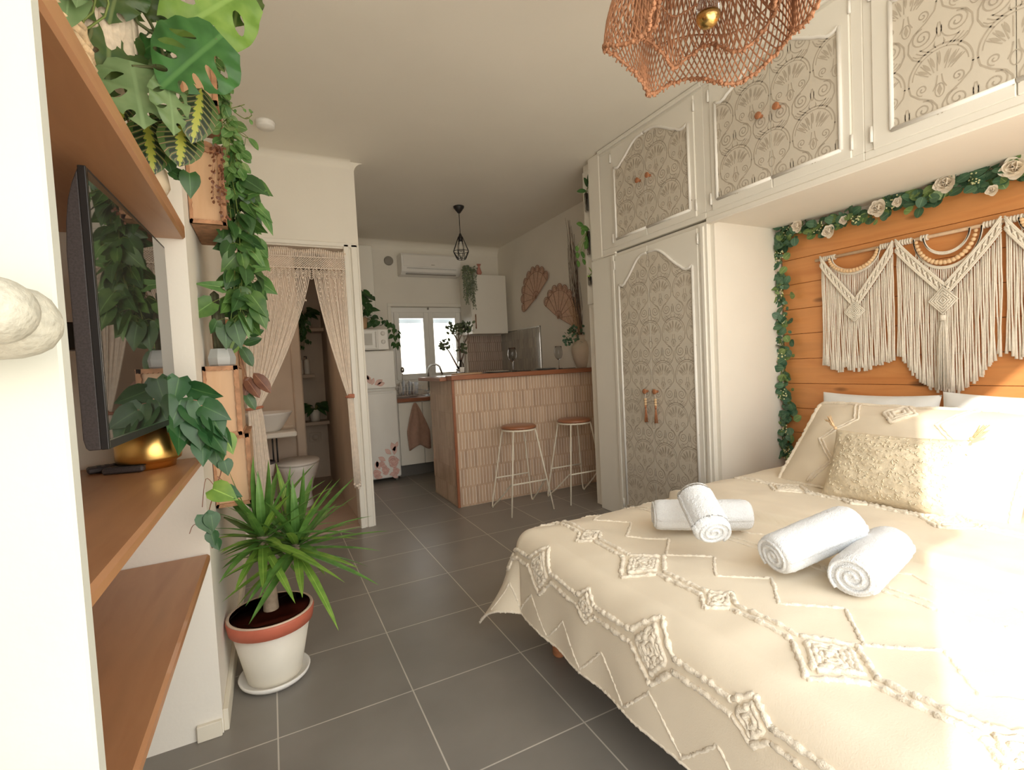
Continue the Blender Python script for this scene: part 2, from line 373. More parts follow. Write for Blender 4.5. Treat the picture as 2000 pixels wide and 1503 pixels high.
# window wall of the kitchen, opening X 1.30..2.20, Z .96..1.86
S('wall_back', M['paint'], (-1.0, 1.30, 5.6, 5.85, 0, CZ), (2.20, 3.1, 5.6, 5.85, 0, CZ), (1.30, 2.20, 5.6, 5.85, 0, .96), (1.30, 2.20, 5.6, 5.85, 1.86, CZ))
S('wall_right', M['paint'], (2.70, 3.1, 3.06, 5.6, 0, CZ), (2.24, 2.82, 2.93, 3.06, 0, CZ), (2.80, 3.1, -.27, 3.06, 0, CZ), (2.22, 2.80, 1.86, 1.885, 0, 1.845))
S('ceiling_alcove', M['paint'], (2.225, 2.80, -.27, 1.88, 1.845, 1.865))
# thick wall beside the TV niche, bathroom front wall with its doorway, wall between bath and kitchen
S('wall_left', M['paint'], (-1.0, -.75, -.27, 1.76, 0, CZ), (-1.0, -.2, 1.76, 3.56, 0, CZ))
mb = MB(); mb.box(-.2, -.17, 3.56, 3.68, 0, CZ); mb.box(-.17, .52, 3.56, 3.68, 1.99, CZ); mb.box(.52, .625, 3.56, 3.68, 0, CZ)
mb.box(.545, .625, 3.68, 5.6, 0, CZ)
struct('wall_bathroom', mb, M['paint'])
mb = MB()
for x0, x1 in ((.52, .555), (.57, .612)): mb.box(x0, x1, 3.545, 3.56, 0, 2.02, .004)
mb.box(-.17, .612, 3.545, 3.56, 2.0, 2.03, .004)
struct('trim_1', mb, M['gloss'])
mb = MB(); mb.box(-.2, -.185, 1.765, 3.55, 0, .07, .002); mb.box(-.27, -.203, 1.745, 1.76, 0, .05, .002)
struct('baseboard_left', mb, mat('painted_baseboard', (.74, .69, .58), .6))
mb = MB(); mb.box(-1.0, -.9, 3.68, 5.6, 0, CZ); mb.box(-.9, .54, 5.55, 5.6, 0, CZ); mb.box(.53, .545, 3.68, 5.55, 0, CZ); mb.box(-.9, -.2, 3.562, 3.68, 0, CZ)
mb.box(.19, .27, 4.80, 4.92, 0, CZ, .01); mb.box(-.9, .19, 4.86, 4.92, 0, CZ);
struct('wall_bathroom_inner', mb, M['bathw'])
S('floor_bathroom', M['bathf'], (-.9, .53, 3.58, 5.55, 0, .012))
# front wall with the balcony opening behind the camera
S('wall_front', M['paint'], (-1.0, -.74, -.39, -.27, 0, CZ), (-.74, 2.3, -.39, -.27, 2.35, CZ), (2.3, 3.1, -.39, -.27, 0, CZ))
# rounded cove where wall meets ceiling
mb = MB()
for (x0, x1, y, dirn) in ((-.2, .625, 3.56, -1), (.625, 2.70, 5.6, -1)):
    r = .07 if y < 5 else .12; prof = [(y, CZ-r)]+[(y-r+r*math.cos(a*PI/12), CZ-r+r*math.sin(a*PI/12)) for a in range(7)]+[(y, CZ)]
    mb.prism(prof, lambda u, v, t: (t, u, v), x0, x1, 0, True)
mb2 = MB(); 
def cove(mb, y, x0, x1, r):
    pts = [(y, CZ)]+[(y-r+r*math.sin(a*PI/16), CZ-r*(1-math.cos(a*PI/16))) for a in range(0, 9)]
    mb.prism(pts, lambda u, v, t: (t, u, v), x0, x1, 0, False)
cove(mb2, 3.56, -.2, .60, .05); cove(mb2, 5.6, .625, 2.70, .10); n_ = 8; fp = [(.624, CZ)]+[(.624+.075*(1-math.cos(k*PI/2/n_)), CZ-.075*(1-math.sin(k*PI/2/n_))) for k in range(n_+1)]
mb2.prism(fp, lambda u, v, t: (u, t, v), 3.561, 5.59); struct('trim_2', mb2, M['ceil'])
# kitchen window
w = MB(); w.box(1.30, 2.20, 5.66, 5.72, 1.80, 1.86, .004); w.box(1.30, 2.20, 5.66, 5.72, .96, 1.0, .004); w.box(1.30, 1.34, 5.66, 5.72, 1.0, 1.80, .004); w.box(2.16, 2.20, 5.66, 5.72, 1.0, 1.80, .004)
win = struct('window_1', w, M['pvc'])
for x0, x1 in ((1.34, 1.755), (1.755, 2.16)):
    f = MB(); f.box(x0, x0+.06, 5.64, 5.68, 1.0, 1.80, .005); f.box(x1-.06, x1, 5.64, 5.68, 1.0, 1.80, .005); f.box(x0+.06, x1-.06, 5.64, 5.68, 1.73, 1.80, .005); f.box(x0+.06, x1-.06, 5.64, 5.68, 1.0, 1.07, .005)
    fr = f.build('window_sash', M['pvc'], win)
    g = MB(); g.box(x0+.06, x1-.06, 5.658, 5.664, 1.07, 1.73); g.build('pane', M['pane'], fr)
    g = MB(); g.box(x0+.06, x1-.06, 5.74, 5.75, 1.68, 1.73); g.build('shutter_edge', mat('blue_grey_shutter', (.7, .8, .9), .6, trans=.5), win)
g = MB(); g.box(1.745, 1.765, 5.625, 5.64, 1.83, 1.855, .002); g.build('latch', M['grill'], win)
g = MB(); g.box(1.26, 2.24, 5.585, 5.60, 1.86, 1.90, .004); g.box(1.26, 1.30, 5.585, 5.60, .96, 1.86, .004); struct('trim_3', g, M['gloss'])
# open balcony door leaf, close to the camera on the left
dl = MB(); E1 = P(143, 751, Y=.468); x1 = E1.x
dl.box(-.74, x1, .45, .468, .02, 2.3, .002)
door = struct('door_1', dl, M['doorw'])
h = MB(); a = P(40, 629, Y=.405)
h.tube([a+V((x, 0, z)) for x, z in ((-.075, .004), (-.05, .002), (-.02, 0), (.0, 0), (.008, -.0005), (.0135, -.001), (.018, -.001), (.0205, -.001))], [.023, .0235, .0235, .0225, .020, .016, .009, .001], 24)
h.ball(P(-12, 606, Y=.378), .0195, 0, 16); h.tube([P(-6, 612, Y=.39), P(-6, 612, Y=.452)], .012, 12)
h.build('door_handle', M['knobm'], door)
# ================================================================ LIGHT
w = bpy.data.worlds.new('sky'); sc.world = w; w.use_nodes = True; nt = w.node_tree; bg = nt.nodes['Background']
tc = N(nt, 'ShaderNodeTexCoord'); sx = N(nt, 'ShaderNodeSeparateXYZ'); nt.links.new(tc.outputs['Generated'], sx.inputs[0])
rr = ramp(nt, sx.outputs[2], [(0, (.86, .80, .68)), (.25, (1, .97, .90)), (1, (.82, .92, 1.0))]); nt.links.new(rr.outputs[0], bg.inputs[0]); bg.inputs[1].default_value = SKY
sl = bpy.data.lights.new('sun', 'SUN'); sl.energy = SUN; sl.angle = .01; sl.color = (1, .93, .80); so = bpy.data.objects.new('sun', sl); COL.objects.link(so)
az = V((.912, .41, 0)).normalized()*math.cos(math.radians(SUNEL)); dv = V((az.x, az.y, -math.sin(math.radians(SUNEL)))); so.rotation_euler = dv.to_track_quat('-Z', 'Y').to_euler(); so.location = (-2, -3, 4)
def portal(name, loc, rot, sx_, sz_):
    l = bpy.data.lights.new(name, 'AREA'); l.shape = 'RECTANGLE'; l.size = sx_; l.size_y = sz_; l.cycles.is_portal = True
    o = bpy.data.objects.new(name, l); COL.objects.link(o); o.location = loc; o.rotation_euler = rot
portal('balcony_daylight', (.78, -.40, 1.18), (PI/2, 0, 0), 3.04, 2.35)
portal('kitchen_daylight', (1.75, 5.87, 1.41), (-PI/2, 0, 0), .9, .9)
bl = bpy.data.lights.new('bathroom_bulb', 'POINT'); bl.energy = 4.5; bl.color = (1, .84, .70); bl.shadow_soft_size = .06; bo0 = bpy.data.objects.new('bathroom_bulb', bl); COL.objects.link(bo0); bo0.location = (-.25, 4.3, 2.3)
sc.view_settings.view_transform = 'Standard'; sc.view_settings.look = 'None'; sc.view_settings.gamma = 1; sc.view_settings.use_curve_mapping = False; sc.view_settings.exposure = EXPO
sc.cycles.max_bounces = 14; sc.cycles.diffuse_bounces = 10; sc.cycles.transparent_max_bounces = 16; sc.cycles.sample_clamp_indirect = 6; sc.cycles.caustics_refractive = False
# ================================================================ BAR COUNTER
bar = thing('bar_counter', 'breakfast bar faced with beige picket tiles, behind the two stools', 'counter', (1.98, 3.6, 0))
g = MB(); g.box(1.285, 2.69, 3.60, 4.2, 0, 1.02); g.build('body', M['grout'], bar)
def pickets(name, u0, u1, z0, z1, w, h, tip, fn, parent, mats, gap=.0026, dep=.004):
    mb = MB(); row = h-tip+gap*.6; nr = int((z1-z0)/row)+2
    for j in range(-1, nr):
        for i in range(-1, int((u1-u0)/w)+2):
            c = u0+(i+.5*(j % 2))*w+w/2; zb = z0+j*row
            hw = w/2-gap; pl = [(c-hw, zb+tip*.8), (c-hw*.6, zb+tip*.3), (c, zb), (c+hw*.6, zb+tip*.3), (c+hw, zb+tip*.8), (c+hw, zb+h-tip*.8), (c+hw*.6, zb+h-tip*.3), (c, zb+h), (c-hw*.6, zb+h-tip*.3), (c-hw, zb+h-tip*.8)]
            pl = [(min(max(a, u0), u1), min(max(b, z0), z1)) for a, b in pl]
            xs = [q[0] for q in pl]; zs = [q[1] for q in pl]
            if max(xs)-min(xs) < .004 or max(zs)-min(zs) < .006: continue
            q = []
            for p_ in pl:
                if not q or (abs(p_[0]-q[-1][0])+abs(p_[1]-q[-1][1])) > 1e-5: q.append(p_)
            if abs(q[0][0]-q[-1][0])+abs(q[0][1]-q[-1][1]) < 1e-5: q.pop()
            if len(q) < 3: continue
            mi = R.choice([0, 0, 0, 1, 1, 2]); cx = sum(p_[0] for p_ in q)/len(q); cz = sum(p_[1] for p_ in q)/len(q)
            n = len(q); b_ = .0012
            ins = [(cx+(a-cx)*(1-b_*2/w*1.5), cz+(b-cz)*(1-b_*3/h)) for a, b in q]
            vs = [fn(a, b, 0) for a, b in q]+[fn(a, b, dep*.6) for a, b in q]+[fn(a, b, dep) for a, b in ins]
            mb.add(vs, [(k, (k+1) % n, n+(k+1) % n, n+k) for k in range(n)]+[(n+k, n+(k+1) % n, 2*n+(k+1) % n, 2*n+k) for k in range(n)]+[tuple(range(2*n, 3*n))], mi, False)
    return mb.build(name, mats, parent)
T3 = [M['tile0'], M['tile1'], M['tile2']]
pickets('front_tiles', 1.298, 2.69, .002, 1.018, .0278, .165, .018, lambda u, v, t: (u, 3.60-t, v), bar, T3)
pickets('side_tiles', 3.61, 4.2, .002, 1.018, .0278, .165, .018, lambda u, v, t: (1.285-t, u, v), bar, T3)
g = MB(); g.box(1.276, 1.298, 3.592, 3.612, 0, 1.02, .003); g.build('corner_trim', M['topwood'], bar)
top = MB(); top.box(1.262, 2.695, 3.555, 3.70, 1.02, 1.058, .004); top.box(1.262, 2.695, 3.70, 4.27, 1.02, 1.05, .004); top.box(1.20, 1.262, 3.66, 4.27, 1.015, 1.045, .004)
top.build('wooden_top', M['topwood'], bar)
# ---- stools
def stool():
    t = thing('bar_stool', 'white wire bar stool with round wooden seat, left of the two', 'stool', (0, 0, 0), 'bar stools at the counter')
    s = MB(); s.lathe([(.0001, .655), (.12, .655), (.132, .650), (.137, .642), (.135, .632), (.125, .630), (.0001, .630)], n=36); s.build('seat', M['seatwood'], t)
    f = MB(); f.tube([(.13*math.cos(a*PI/18), .13*math.sin(a*PI/18), .622) for a in range(36)], .0065, 8, close=True)
    f.tube([(-.09, -.09, .62), (.09, .09, .62)], .005, 6); f.tube([(-.09, .09, .62), (.09, -.09, .62)], .005, 6); f.build('seat_ring', M['white_tube'], t)
    for sx_ in (-1, 1):
        tp = V((sx_*.095, -.095, .62)); ft = V((sx_*.18, -.175, .006)); rt = V((sx_*.095, .095, .62)); rf = V((sx_*.18, .175, .006))
        kn = tp.lerp(ft, .62)
        g = MB(); g.tube([tp, ft], .006, 8); g.build('leg', M['white_tube'], t)
        k2 = V((kn.x, kn.y+.03, kn.z-.012))
        g = MB(); g.tube(smoothpath([rt, rt.lerp(rf, .5), rt.lerp(rf, .93), rf+V((0, -.015, .0)), rf+V((0, -.04, .02)), (rf+kn)/2+V((0, 0, -.005)), k2, kn], 5), .006, 8); g.build('leg', M['white_tube'], t)
    k = V((-.095, -.095, .62)).lerp(V((-.18, -.175, 0)), .62); g = MB(); g.tube([k, V((-k.x, k.y, k.z))], .006, 8); g.build('footrest', M['white_tube'], t)
    k = V((-.095, .095, .62)).lerp(V((-.18, .175, 0)), .62); g = MB(); g.tube([k, V((-k.x, k.y, k.z))], .006, 8); g.build('stretcher', M['white_tube'], t)
    return t
s1 = stool(); s1.location = (1.69, 3.285, 0)
s2 = dup(s1); s2.location = (2.205, 3.287, 0); s2['label'] = 'white wire bar stool with round wooden seat, beside the wardrobe end'
# ---- wardrobe (right wall) ----------------------------------------------------------------
WX = 2.2
def in_poly(u, v, poly):
    c = False; j = len(poly)-1
    for i in range(len(poly)):
        a, b = poly[i]; d, e = poly[j]
        if (b > v) != (e > v) and u < (d-a)*(v-b)/(e-b)+a: c = not c
        j = i
    return c
def ribbon(mb, pts, w, fn, poly, tap=False):
    n = len(pts)
    for i in range(n-1):
        a, b = V(pts[i]+(0,)), V(pts[i+1]+(0,)); d = b-a
        if d.length < 1e-6: continue
        q = V((-d.y, d.x, 0)).normalized(); w0 = w*(math.sin(PI*(i/(n-1)))**.7 if tap else 1)/2; w1 = w*(math.sin(PI*((i+1)/(n-1)))**.7 if tap else 1)/2
        if not in_poly((a.x+b.x)/2, (a.y+b.y)/2, poly): continue
        mb.add([fn(*(a-q*w0).xy), fn(*(a+q*w0).xy), fn(*(b+q*w1).xy), fn(*(b-q*w1).xy)], [(0, 1, 2, 3)], 0, False)
def arc(cx, cz, r, a0, a1, n=12, k=1.0): return [(cx+r*math.cos(a0+(a1-a0)*i/n), cz+k*r*math.sin(a0+(a1-a0)*i/n)) for i in range(n+1)]
def spiral(cx, cz, r, turns, a0, sgn, n=26): return [(cx+(r*(1-.86*i/n))*math.cos(a0+sgn*turns*2*PI*i/n), cz+(r*(1-.86*i/n))*math.sin(a0+sgn*turns*2*PI*i/n)) for i in range(n+1)]
def motif():
    "one unit of the stencil, width 1, height 1.7, origin at bottom centre"
    o = []
    for k in range(-3, 4):                                   # palmette petals
        a = k*.30; L = .40-.03*abs(k); bx, bz = .03*k, .98
        pts = [(bx+math.sin(a)*L*t+.0*t, bz+math.cos(a)*L*t) for t in [i/6 for i in range(7)]]
        o.append((pts[2:], .035, True)); o.append(([(p[0]+.03*(1 if k >= 0 else -1), p[1]-.02) for p in pts[1:]], .012, False))
    o.append((arc(0, 1.0, .47, -.15, PI+.15, 22), .018, False)); o.append((arc(0, 1.0, .41, .05, PI-.05, 20), .012, False))
    for s in (-1, 1):
        o.append(([(s*.47, .95), (s*.44, .80), (s*.30, .66), (s*.12, .55), (s*.04, .42), (s*.03, .25), (s*.10, .10), (s*.24, .0)], .018, False))
        o.append(([(s*.03, .95), (s*.05, .80), (s*.10, .70)], .014, False))
        o.append((spiral(s*.25, .42, .17, 1.9, PI*.5, s), .016, False))
        o.append((spiral(s*.26, .80, .10, 1.5, -PI*.5, s), .014, False))
        o.append((arc(s*.25, .42, .22, PI*.9 if s < 0 else PI*.1, -PI*.55 if s > 0 else PI*1.55, 12), .013, False))
        for k in range(3): o.append(([(s*(.10+.05*k), .16+.03*k), (s*(.16+.07*k), .10+.02*k), (s*(.24+.08*k), .08)], .013, False))
        o.append(([(s*.49, .30), (s*.46, .42), (s*.49, .56)], .012, False))
        o.append(([(s*.46, .12), (s*.42, .18), (s*.44, .26)], .02, True))
    o.append(([(0, .58), (0, .68), (0, .80)], .05, True)); o.append(([(0, .30), (0, .38)], .03, True))
    o.append((arc(0, .68, .07, -PI/2, 1.5*PI, 12, 1.7), .012, False))
    return o
MOT = motif()
def stencil(mb, poly, fn, y0, z0, u=.195, rows=12, cols=8):
    h = 1.32*u
    for j in range(-1, rows):
        for i in range(-cols, cols):
            cx = y0+(i+.5*(j % 2))*u; cz = z0+j*h
            if not any(abs(p[0]-cx) < .9*u+.3 for p in poly): continue
            ys = [p[0] for p in poly]; zs = [p[1] for p in poly]
            if cx < min(ys)-u or cx > max(ys)+u or cz > max(zs) or cz < min(zs)-1.6*u: continue
            for pts, w, tap in MOT: ribbon(mb, [(cx+a*u, cz+b*u) for a, b in pts], w*u*1.5, fn, poly, tap)
def wdoor(parent, ya, yb, z0, z1, pa, pz0, zs, zp, knobz, yseam, tassel=False):
    "door from outer edge ya to seam yb; panel from pa to the seam, bottom pz0, shoulder zs, crown zp"
    sg = 1 if yb > ya else -1
    d = MB(); d.box(WX-.018, WX+.004, min(ya, yb-sg*.0012), max(ya, yb-sg*.0012), z0, z1, .003)
    do = d.build('door', M['gloss'], parent)
    n = 16; top = []
    for i in range(n+1):
        t = i/n; y = pa+(yb-pa)*t; s = min(1, max(0, (t-.12)/.72)); s = s*s*(3-2*s); top.append((y, zs+(zp-zs)*s-.012*math.sin(PI*min(1, t/.25))*(1 if t < .25 else 0)))
    poly = [(pa, pz0)]+top+[(yb, pz0)]
    # drop the seam end a hair so the panels do not touch
    poly = [(min(max(a, min(pa, yb-sg*.002)), max(pa, yb-sg*.002)), b) for a, b in poly]
    p = MB(); p.prism(poly, lambda u, v, t: (WX-.018-t, u, v), 0, .0015); po = p.build('panel', M['panel'], do)
    q = MB(); stencil(q, poly, lambda a, b: (WX-.0201, a, b), yseam, pz0-.06); q.build('stencil_pattern', M['stencil'], po, recalc=False)
    t = MB(); path = [V((WX-.02, yb-sg*.002, pz0)), V((WX-.02, pa, pz0))]+[V((WX-.02, a, b)) for a, b in top]
    t.tube(path[:2], .0085, 8); t.tube([path[1], path[2]], .0085, 8); t.tube(path[2:], .0085, 8); t.build('panel_moulding', M['white'], do)
    k = MB(); ky = yb-sg*.045; k.lathe([(.0001, 0), (.009, 0), (.008, .012), (.012, .02), (.0165, .026), (.0165, .032), (.013, .034), (.0001, .034)], (WX-.018, ky, knobz), 18, 0, Matrix.Rotation(-PI/2, 3, 'Y'))
    ko = k.build('knob', M['knobwood'], do)
    for hz in (z0+.06, z1-.06):
        h = MB(); h.tube([(WX-.02, ya-sg*.004, hz-.03), (WX-.02, ya-sg*.004, hz+.03)], .006, 8); h.build('hinge', M['white'], do)
    if tassel:
        c = MB(); c.tube([(WX-.04, ky, knobz-.01), (WX-.04, ky, knobz-.045)], .0015, 5)
        for i in range(3): c.ball((WX-.04, ky, knobz-.052-.016*i), .009, 1)
        for i in range(14):
            a = i*2.4; c.tube([(WX-.04, ky, knobz-.095), (WX-.04+.006*math.cos(a), ky+.006*math.sin(a), knobz-.14), (WX-.04+.01*math.cos(a), ky+.01*math.sin(a), knobz-.2)], .0016, 4, 2)
        c.tube([(WX-.04, ky, knobz-.09), (WX-.04, ky, knobz-.11)], .006, 8, 2)
        tag(c.build('door_tassel', [M['cordp'], M['bead'], M['knobwood']], loc=(WX-.04, ky, knobz-.2)), 'beaded terracotta tassel hanging from the %s knob of the tall wardrobe' % ('left' if sg < 0 else 'right'), 'tassel', 'tassels on wardrobe knobs')
    return do
wt = thing('tall_wardrobe', 'tall white wardrobe with arched doors papered in taupe stencil pattern', 'wardrobe', (2.2, 2.34, 0))
g = MB(); g.box(2.204, 2.79, 1.886, 2.92, 0, 1.855); g.box(2.19, 2.204, 2.66, 2.94, 0, 1.85, .004); g.box(2.188, 2.204, 1.88, 1.945, 0, 1.85, .004); g.box(2.178, 2.190, 1.90, 1.925, 0, 1.83, .004); g.box(2.178, 2.19, 2.672, 2.70, 0, 1.84, .004); g.build('carcass', M['gloss'], wt)
wdoor(wt, 2.662, 2.34, .05, 1.83, 2.625, .10, 1.63, 1.785, .905, 2.34, True)
wdoor(wt, 1.945, 2.34, .05, 1.83, 1.985, .10, 1.63, 1.785, .905, 2.34, True)
def overhead(lbl, y0, ym, y1, pa, pb, zs, zp):
    t = thing('overhead_cabinet', lbl, 'cabinet', (2.2, ym, 1.86), 'overhead cabinets along the wardrobe wall')
    g = MB(); g.box(2.204, 2.79, y0+.002, y1-.002, 1.866, 2.595); g.box(2.19, 2.204, y0, y1, 1.866, 1.90, .003); g.box(2.19, 2.204, y0, y1, 2.555, 2.597, .003); g.box(2.172, 2.19, y0, y1, 2.572, 2.597, .004)
    for a, b_ in ((y0, pa[0]), (pa[1], y1)): g.box(2.19, 2.204, a, b_, 1.90, 2.555, .003)
    g.build('carcass', M['gloss'], t)
    wdoor(t, pa[1], ym, 1.895, 2.556, pb[1], 1.942, zs, zp, 2.245, ym)
    wdoor(t, pa[0], ym, 1.895, 2.556, pb[0], 1.942, zs, zp, 2.245, ym)
overhead('white overhead cabinet with arched stencil panels, directly above the tall wardrobe', 1.885, 2.335, 2.80, (1.945, 2.662), (1.985, 2.63), 2.42, 2.525)
overhead('white overhead cabinet with stencil panels, behind the rattan lamp', 1.10, 1.49, 1.885, (1.145, 1.838), (1.183, 1.80), 2.44, 2.53)
overhead('white overhead cabinet above the headboard, rightmost of the row', .20, .657, 1.10, (.25, 1.066), (.29, 1.0), 2.42, 2.53)
g = MB(); g.box(2.188, 2.3, 2.80, 2.94, 1.85, 2.6, .01); g.box(2.186, 2.204, 2.66, 2.80, 1.852, 1.866); struct('trim_4', g, M['paint'])
g = MB(); g.box(2.185, 2.224, -.27, 1.885, 1.835, 1.866, .004); struct('trim_5', g, M['paint'])
g = MB(); g.box(2.228, 2.245, 2.94, 3.06, 1.55, 2.55, .004); st = struct('trim_6', g, M['gloss'])
# ---- headboard planks
hb = thing('headboard', 'orange pine plank headboard panel behind the bed pillows', 'headboard', (2.79, .85, .3))
zz = .2
for i in range(11):
    g = MB(); h = .145; z1 = min(zz+h, 1.80)
    g.box(2.772, 2.799, -.2, 1.845, zz+.001, z1-.001, .002); g.build('plank', M['pine'], hb); zz += h
# ================================================================ KITCHEN
fr = thing('fridge', 'white fridge freezer with pink rose decals beside the bathroom wall', 'fridge', (.90, 4.9, 0))
g = MB(); g.box(.63, 1.145, 4.93, 5.5, .03, 1.325, .008); g.build('body', M['white'], fr)
g = MB(); g.box(.63, 1.145, 4.885, 4.93, .04, .925, .01); dlo = g.build('door', M['white'], fr)
g = MB(); g.box(.63, 1.145, 4.885, 4.93, .945, 1.325, .01); dhi = g.build('freezer_door', M['white'], fr)
g = MB(); g.box(.66, 1.10, 4.868, 4.885, .90, .915, .003); g.build('handle', M['pvc'], dlo)
g = MB(); g.box(.66, 1.10, 4.868, 4.885, .952, .962, .003); g.build('handle', M['pvc'], dhi)
g = MB()
for x in (.68, 1.11):
    g = MB(); g.lathe([(.015, 0), (.015, .035)], (x, 4.95, 0), 10); g.build('foot', M['grill'], fr)
def rose(mb, cx, cz, r, Y=4.884, face=None):
    f = lambda a, b, k=0: (a, Y-.0006*k-.0008, b)
    for k in range(8, 0, -1):
        rr_ = r*(.25+.75*k/8); a0 = k*2.4; n = 18
        pts = [(cx+rr_*(.55+.45*abs(math.cos(i*PI/n*2.5+a0)))*math.cos(i*2*PI/n), cz+rr_*(.55+.45*abs(math.cos(i*PI/n*2.5+a0)))*math.sin(i*2*PI/n)) for i in range(n)]
        if k in (8, 5): mb.prism(pts, lambda u, v, t, k=k: (u, Y-.0005-t-(8-k)*.0003, v), 0, .0003, 1)
        for i in range(n):
            if (i+k) % 5: a, b = pts[i], pts[(i+1) % n]; w_ = r*.045; mb.add([(a[0], Y-.003-.0001*k, a[1]-w_), (b[0], Y-.003-.0001*k, b[1]-w_), (b[0], Y-.003-.0001*k, b[1]+w_), (a[0], Y-.003-.0001*k, a[1]+w_)], [(0, 1, 2, 3)], 0, False)
def petal(mb, cx, cz, L, a, Y=4.884):
    n = 8; pts = [(L*t, L*.26*math.sin(PI*t)) for t in [i/n for i in range(n+1)]]; pts += [(p[0], -p[1]) for p in pts[-2:0:-1]]
    pts = [(cx+p[0]*math.cos(a)-p[1]*math.sin(a), cz+p[0]*math.sin(a)+p[1]*math.cos(a)) for p in pts]
    mb.prism(pts, lambda u, v, t: (u, Y-.0005-t, v), 0, .0004, 1); m_ = len(pts)
    for i in range(m_): a_, b_ = pts[i], pts[(i+1) % m_]; w_ = .0022; mb.add([(a_[0], Y-.002, a_[1]-w_), (b_[0], Y-.002, b_[1]-w_), (b_[0], Y-.002, b_[1]+w_), (a_[0], Y-.002, a_[1]+w_)], [(0, 1, 2, 3)], 0, False)
g = MB()
for cx, cz, r in ((1.07, .20, .062), (.985, .12, .045), (1.09, .10, .04), (.90, .10, .045), (.955, .19, .03)): rose(g, cx, cz, r)
for cx, cz, L, a in ((1.08, .27, .09, 1.4), (1.09, .30, .10, 1.9), (1.05, .28, .08, 2.4), (1.10, .34, .06, 1.2), (.99, .22, .08, 2.6), (1.0, .16, .07, 2.9), (.93, .14, .09, 1.9), (.89, .15, .08, 1.3), (1.02, .07, .07, .2), (.95, .06, .08, 3.0), (.87, .07, .06, 1.0), (1.05, .05, .06, -.2)): petal(g, cx, cz, L, a)
g.build('rose_decal', [M['rose'], M['rosel']], dlo, recalc=False)
g = MB()
for cx, cz, L, a in ((.89, 1.0, .09, 1.9), (.90, .99, .07, 1.2), (.93, .99, .09, .5), (.95, .985, .08, .2), (.88, 1.04, .06, 2.2)): petal(g, cx, cz, L, a)
g.build('rose_decal', [M['rose'], M['rosel']], dhi, recalc=False)
mw = thing('microwave', 'small white microwave with two dials standing on the fridge', 'microwave', (.90, 4.98, 1.326))
g = MB(); g.box(.66, 1.105, 4.93, 5.25, 1.335, 1.545, .008); g.build('body', M['white'], mw)
g = MB(); g.box(.67, 1.0, 4.918, 4.93, 1.345, 1.535, .006); dd = g.build('door', M['pvc'], mw)
g = MB(); g.box(.72, .94, 4.914, 4.918, 1.385, 1.50, .001); g.build('window', mat('mesh_window', (.5, .48, .43), .3), dd)
g = MB(); g.box(.97, .985, 4.897, 4.915, 1.36, 1.52, .005); g.build('handle', M['white'], dd)
for z in (1.50, 1.415):
    g = MB(); g.lathe([(.0001, -.022), (.02, -.022), (.022, 0)], (1.05, 4.93, z), 18, 0, Matrix.Rotation(-PI/2, 3, 'X')); g.build('dial', M['white'], mw)
# tall boxed duct behind fridge
g = MB(); g.box(.63, 1.05, 5.2, 5.598, 1.62, 2.44, .004); tag(g.build('boxed_wall_cabinet', M['gloss'], loc=(.84, 5.4, 1.62)), 'plain white wall cabinet high above the fridge and microwave', 'cabinet')
# base unit by the window
bc = thing('base_cabinet', 'white kitchen base cabinet under the window worktop', 'cabinet', (1.5, 5.2, 0))
g = MB(); g.box(1.16, 2.69, 4.97, 5.59, .13, .785); g.build('body', M['white'], bc)
for x0, x1 in ((1.165, 1.415), (1.42, 2.1)):
    g = MB(); g.box(x0, x1, 4.945, 4.968, .13, .78, .003); g.build('door', M['gloss'], bc)
g = MB(); g.box(1.16, 2.69, 5.03, 5.05, .001, .13); g.build('kickboard', M['kick'], bc)
g = MB(); g.box(1.15, 1.50, 4.92, 5.598, .787, .825, .004); g.box(1.50, 2.10, 4.92, 5.04, .787, .825); g.box(1.5, 2.1, 5.45, 5.598, .787, .825); g.box(2.10, 2.695, 4.28, 5.598, .787, .825)
tag(g.build('kitchen_worktop', M['topwood'], loc=(1.9, 5.2, .787)), 'dark wooden worktop running under the kitchen window', 'countertop')
g = MB(); g.box(1.50, 2.1, 5.04, 5.45, .80, .83, .004); tag(g.build('sink_basin', M['chrome'], loc=(1.8, 5.2, .80)), 'steel sink set into the worktop under the window', 'sink')
fc = thing('kitchen_faucet', 'curved steel kitchen tap in front of the window', 'tap', (1.64, 5.4, .825))
p0 = P(838, 760, Y=5.4); p0.z = .83; zt = P(850, 711, Y=5.4).z
g = MB(); xa = p0.x; r = .075; g.tube([(xa, 5.4, .828), (xa, 5.4, zt-r)]+[(xa+r-r*math.cos(a*PI/10), 5.4-.02*a/8, zt-r+r*math.sin(a*PI/10)) for a in range(1, 9)]+[(xa+2*r+.012, 5.37, zt-r-.05)], .011, 10); fc.location = (xa, 5.4, .828); g.build('spout', M['chrome'], fc)
g = MB(); g.lathe([(.025, .828), (.025, .84), (.018, .86)], (xa, 5.4, 0), 16); g.tube([(xa, 5.4, .86), (xa-.05, 5.39, .88)], .006, 6); g.build('base', M['chrome'], fc)
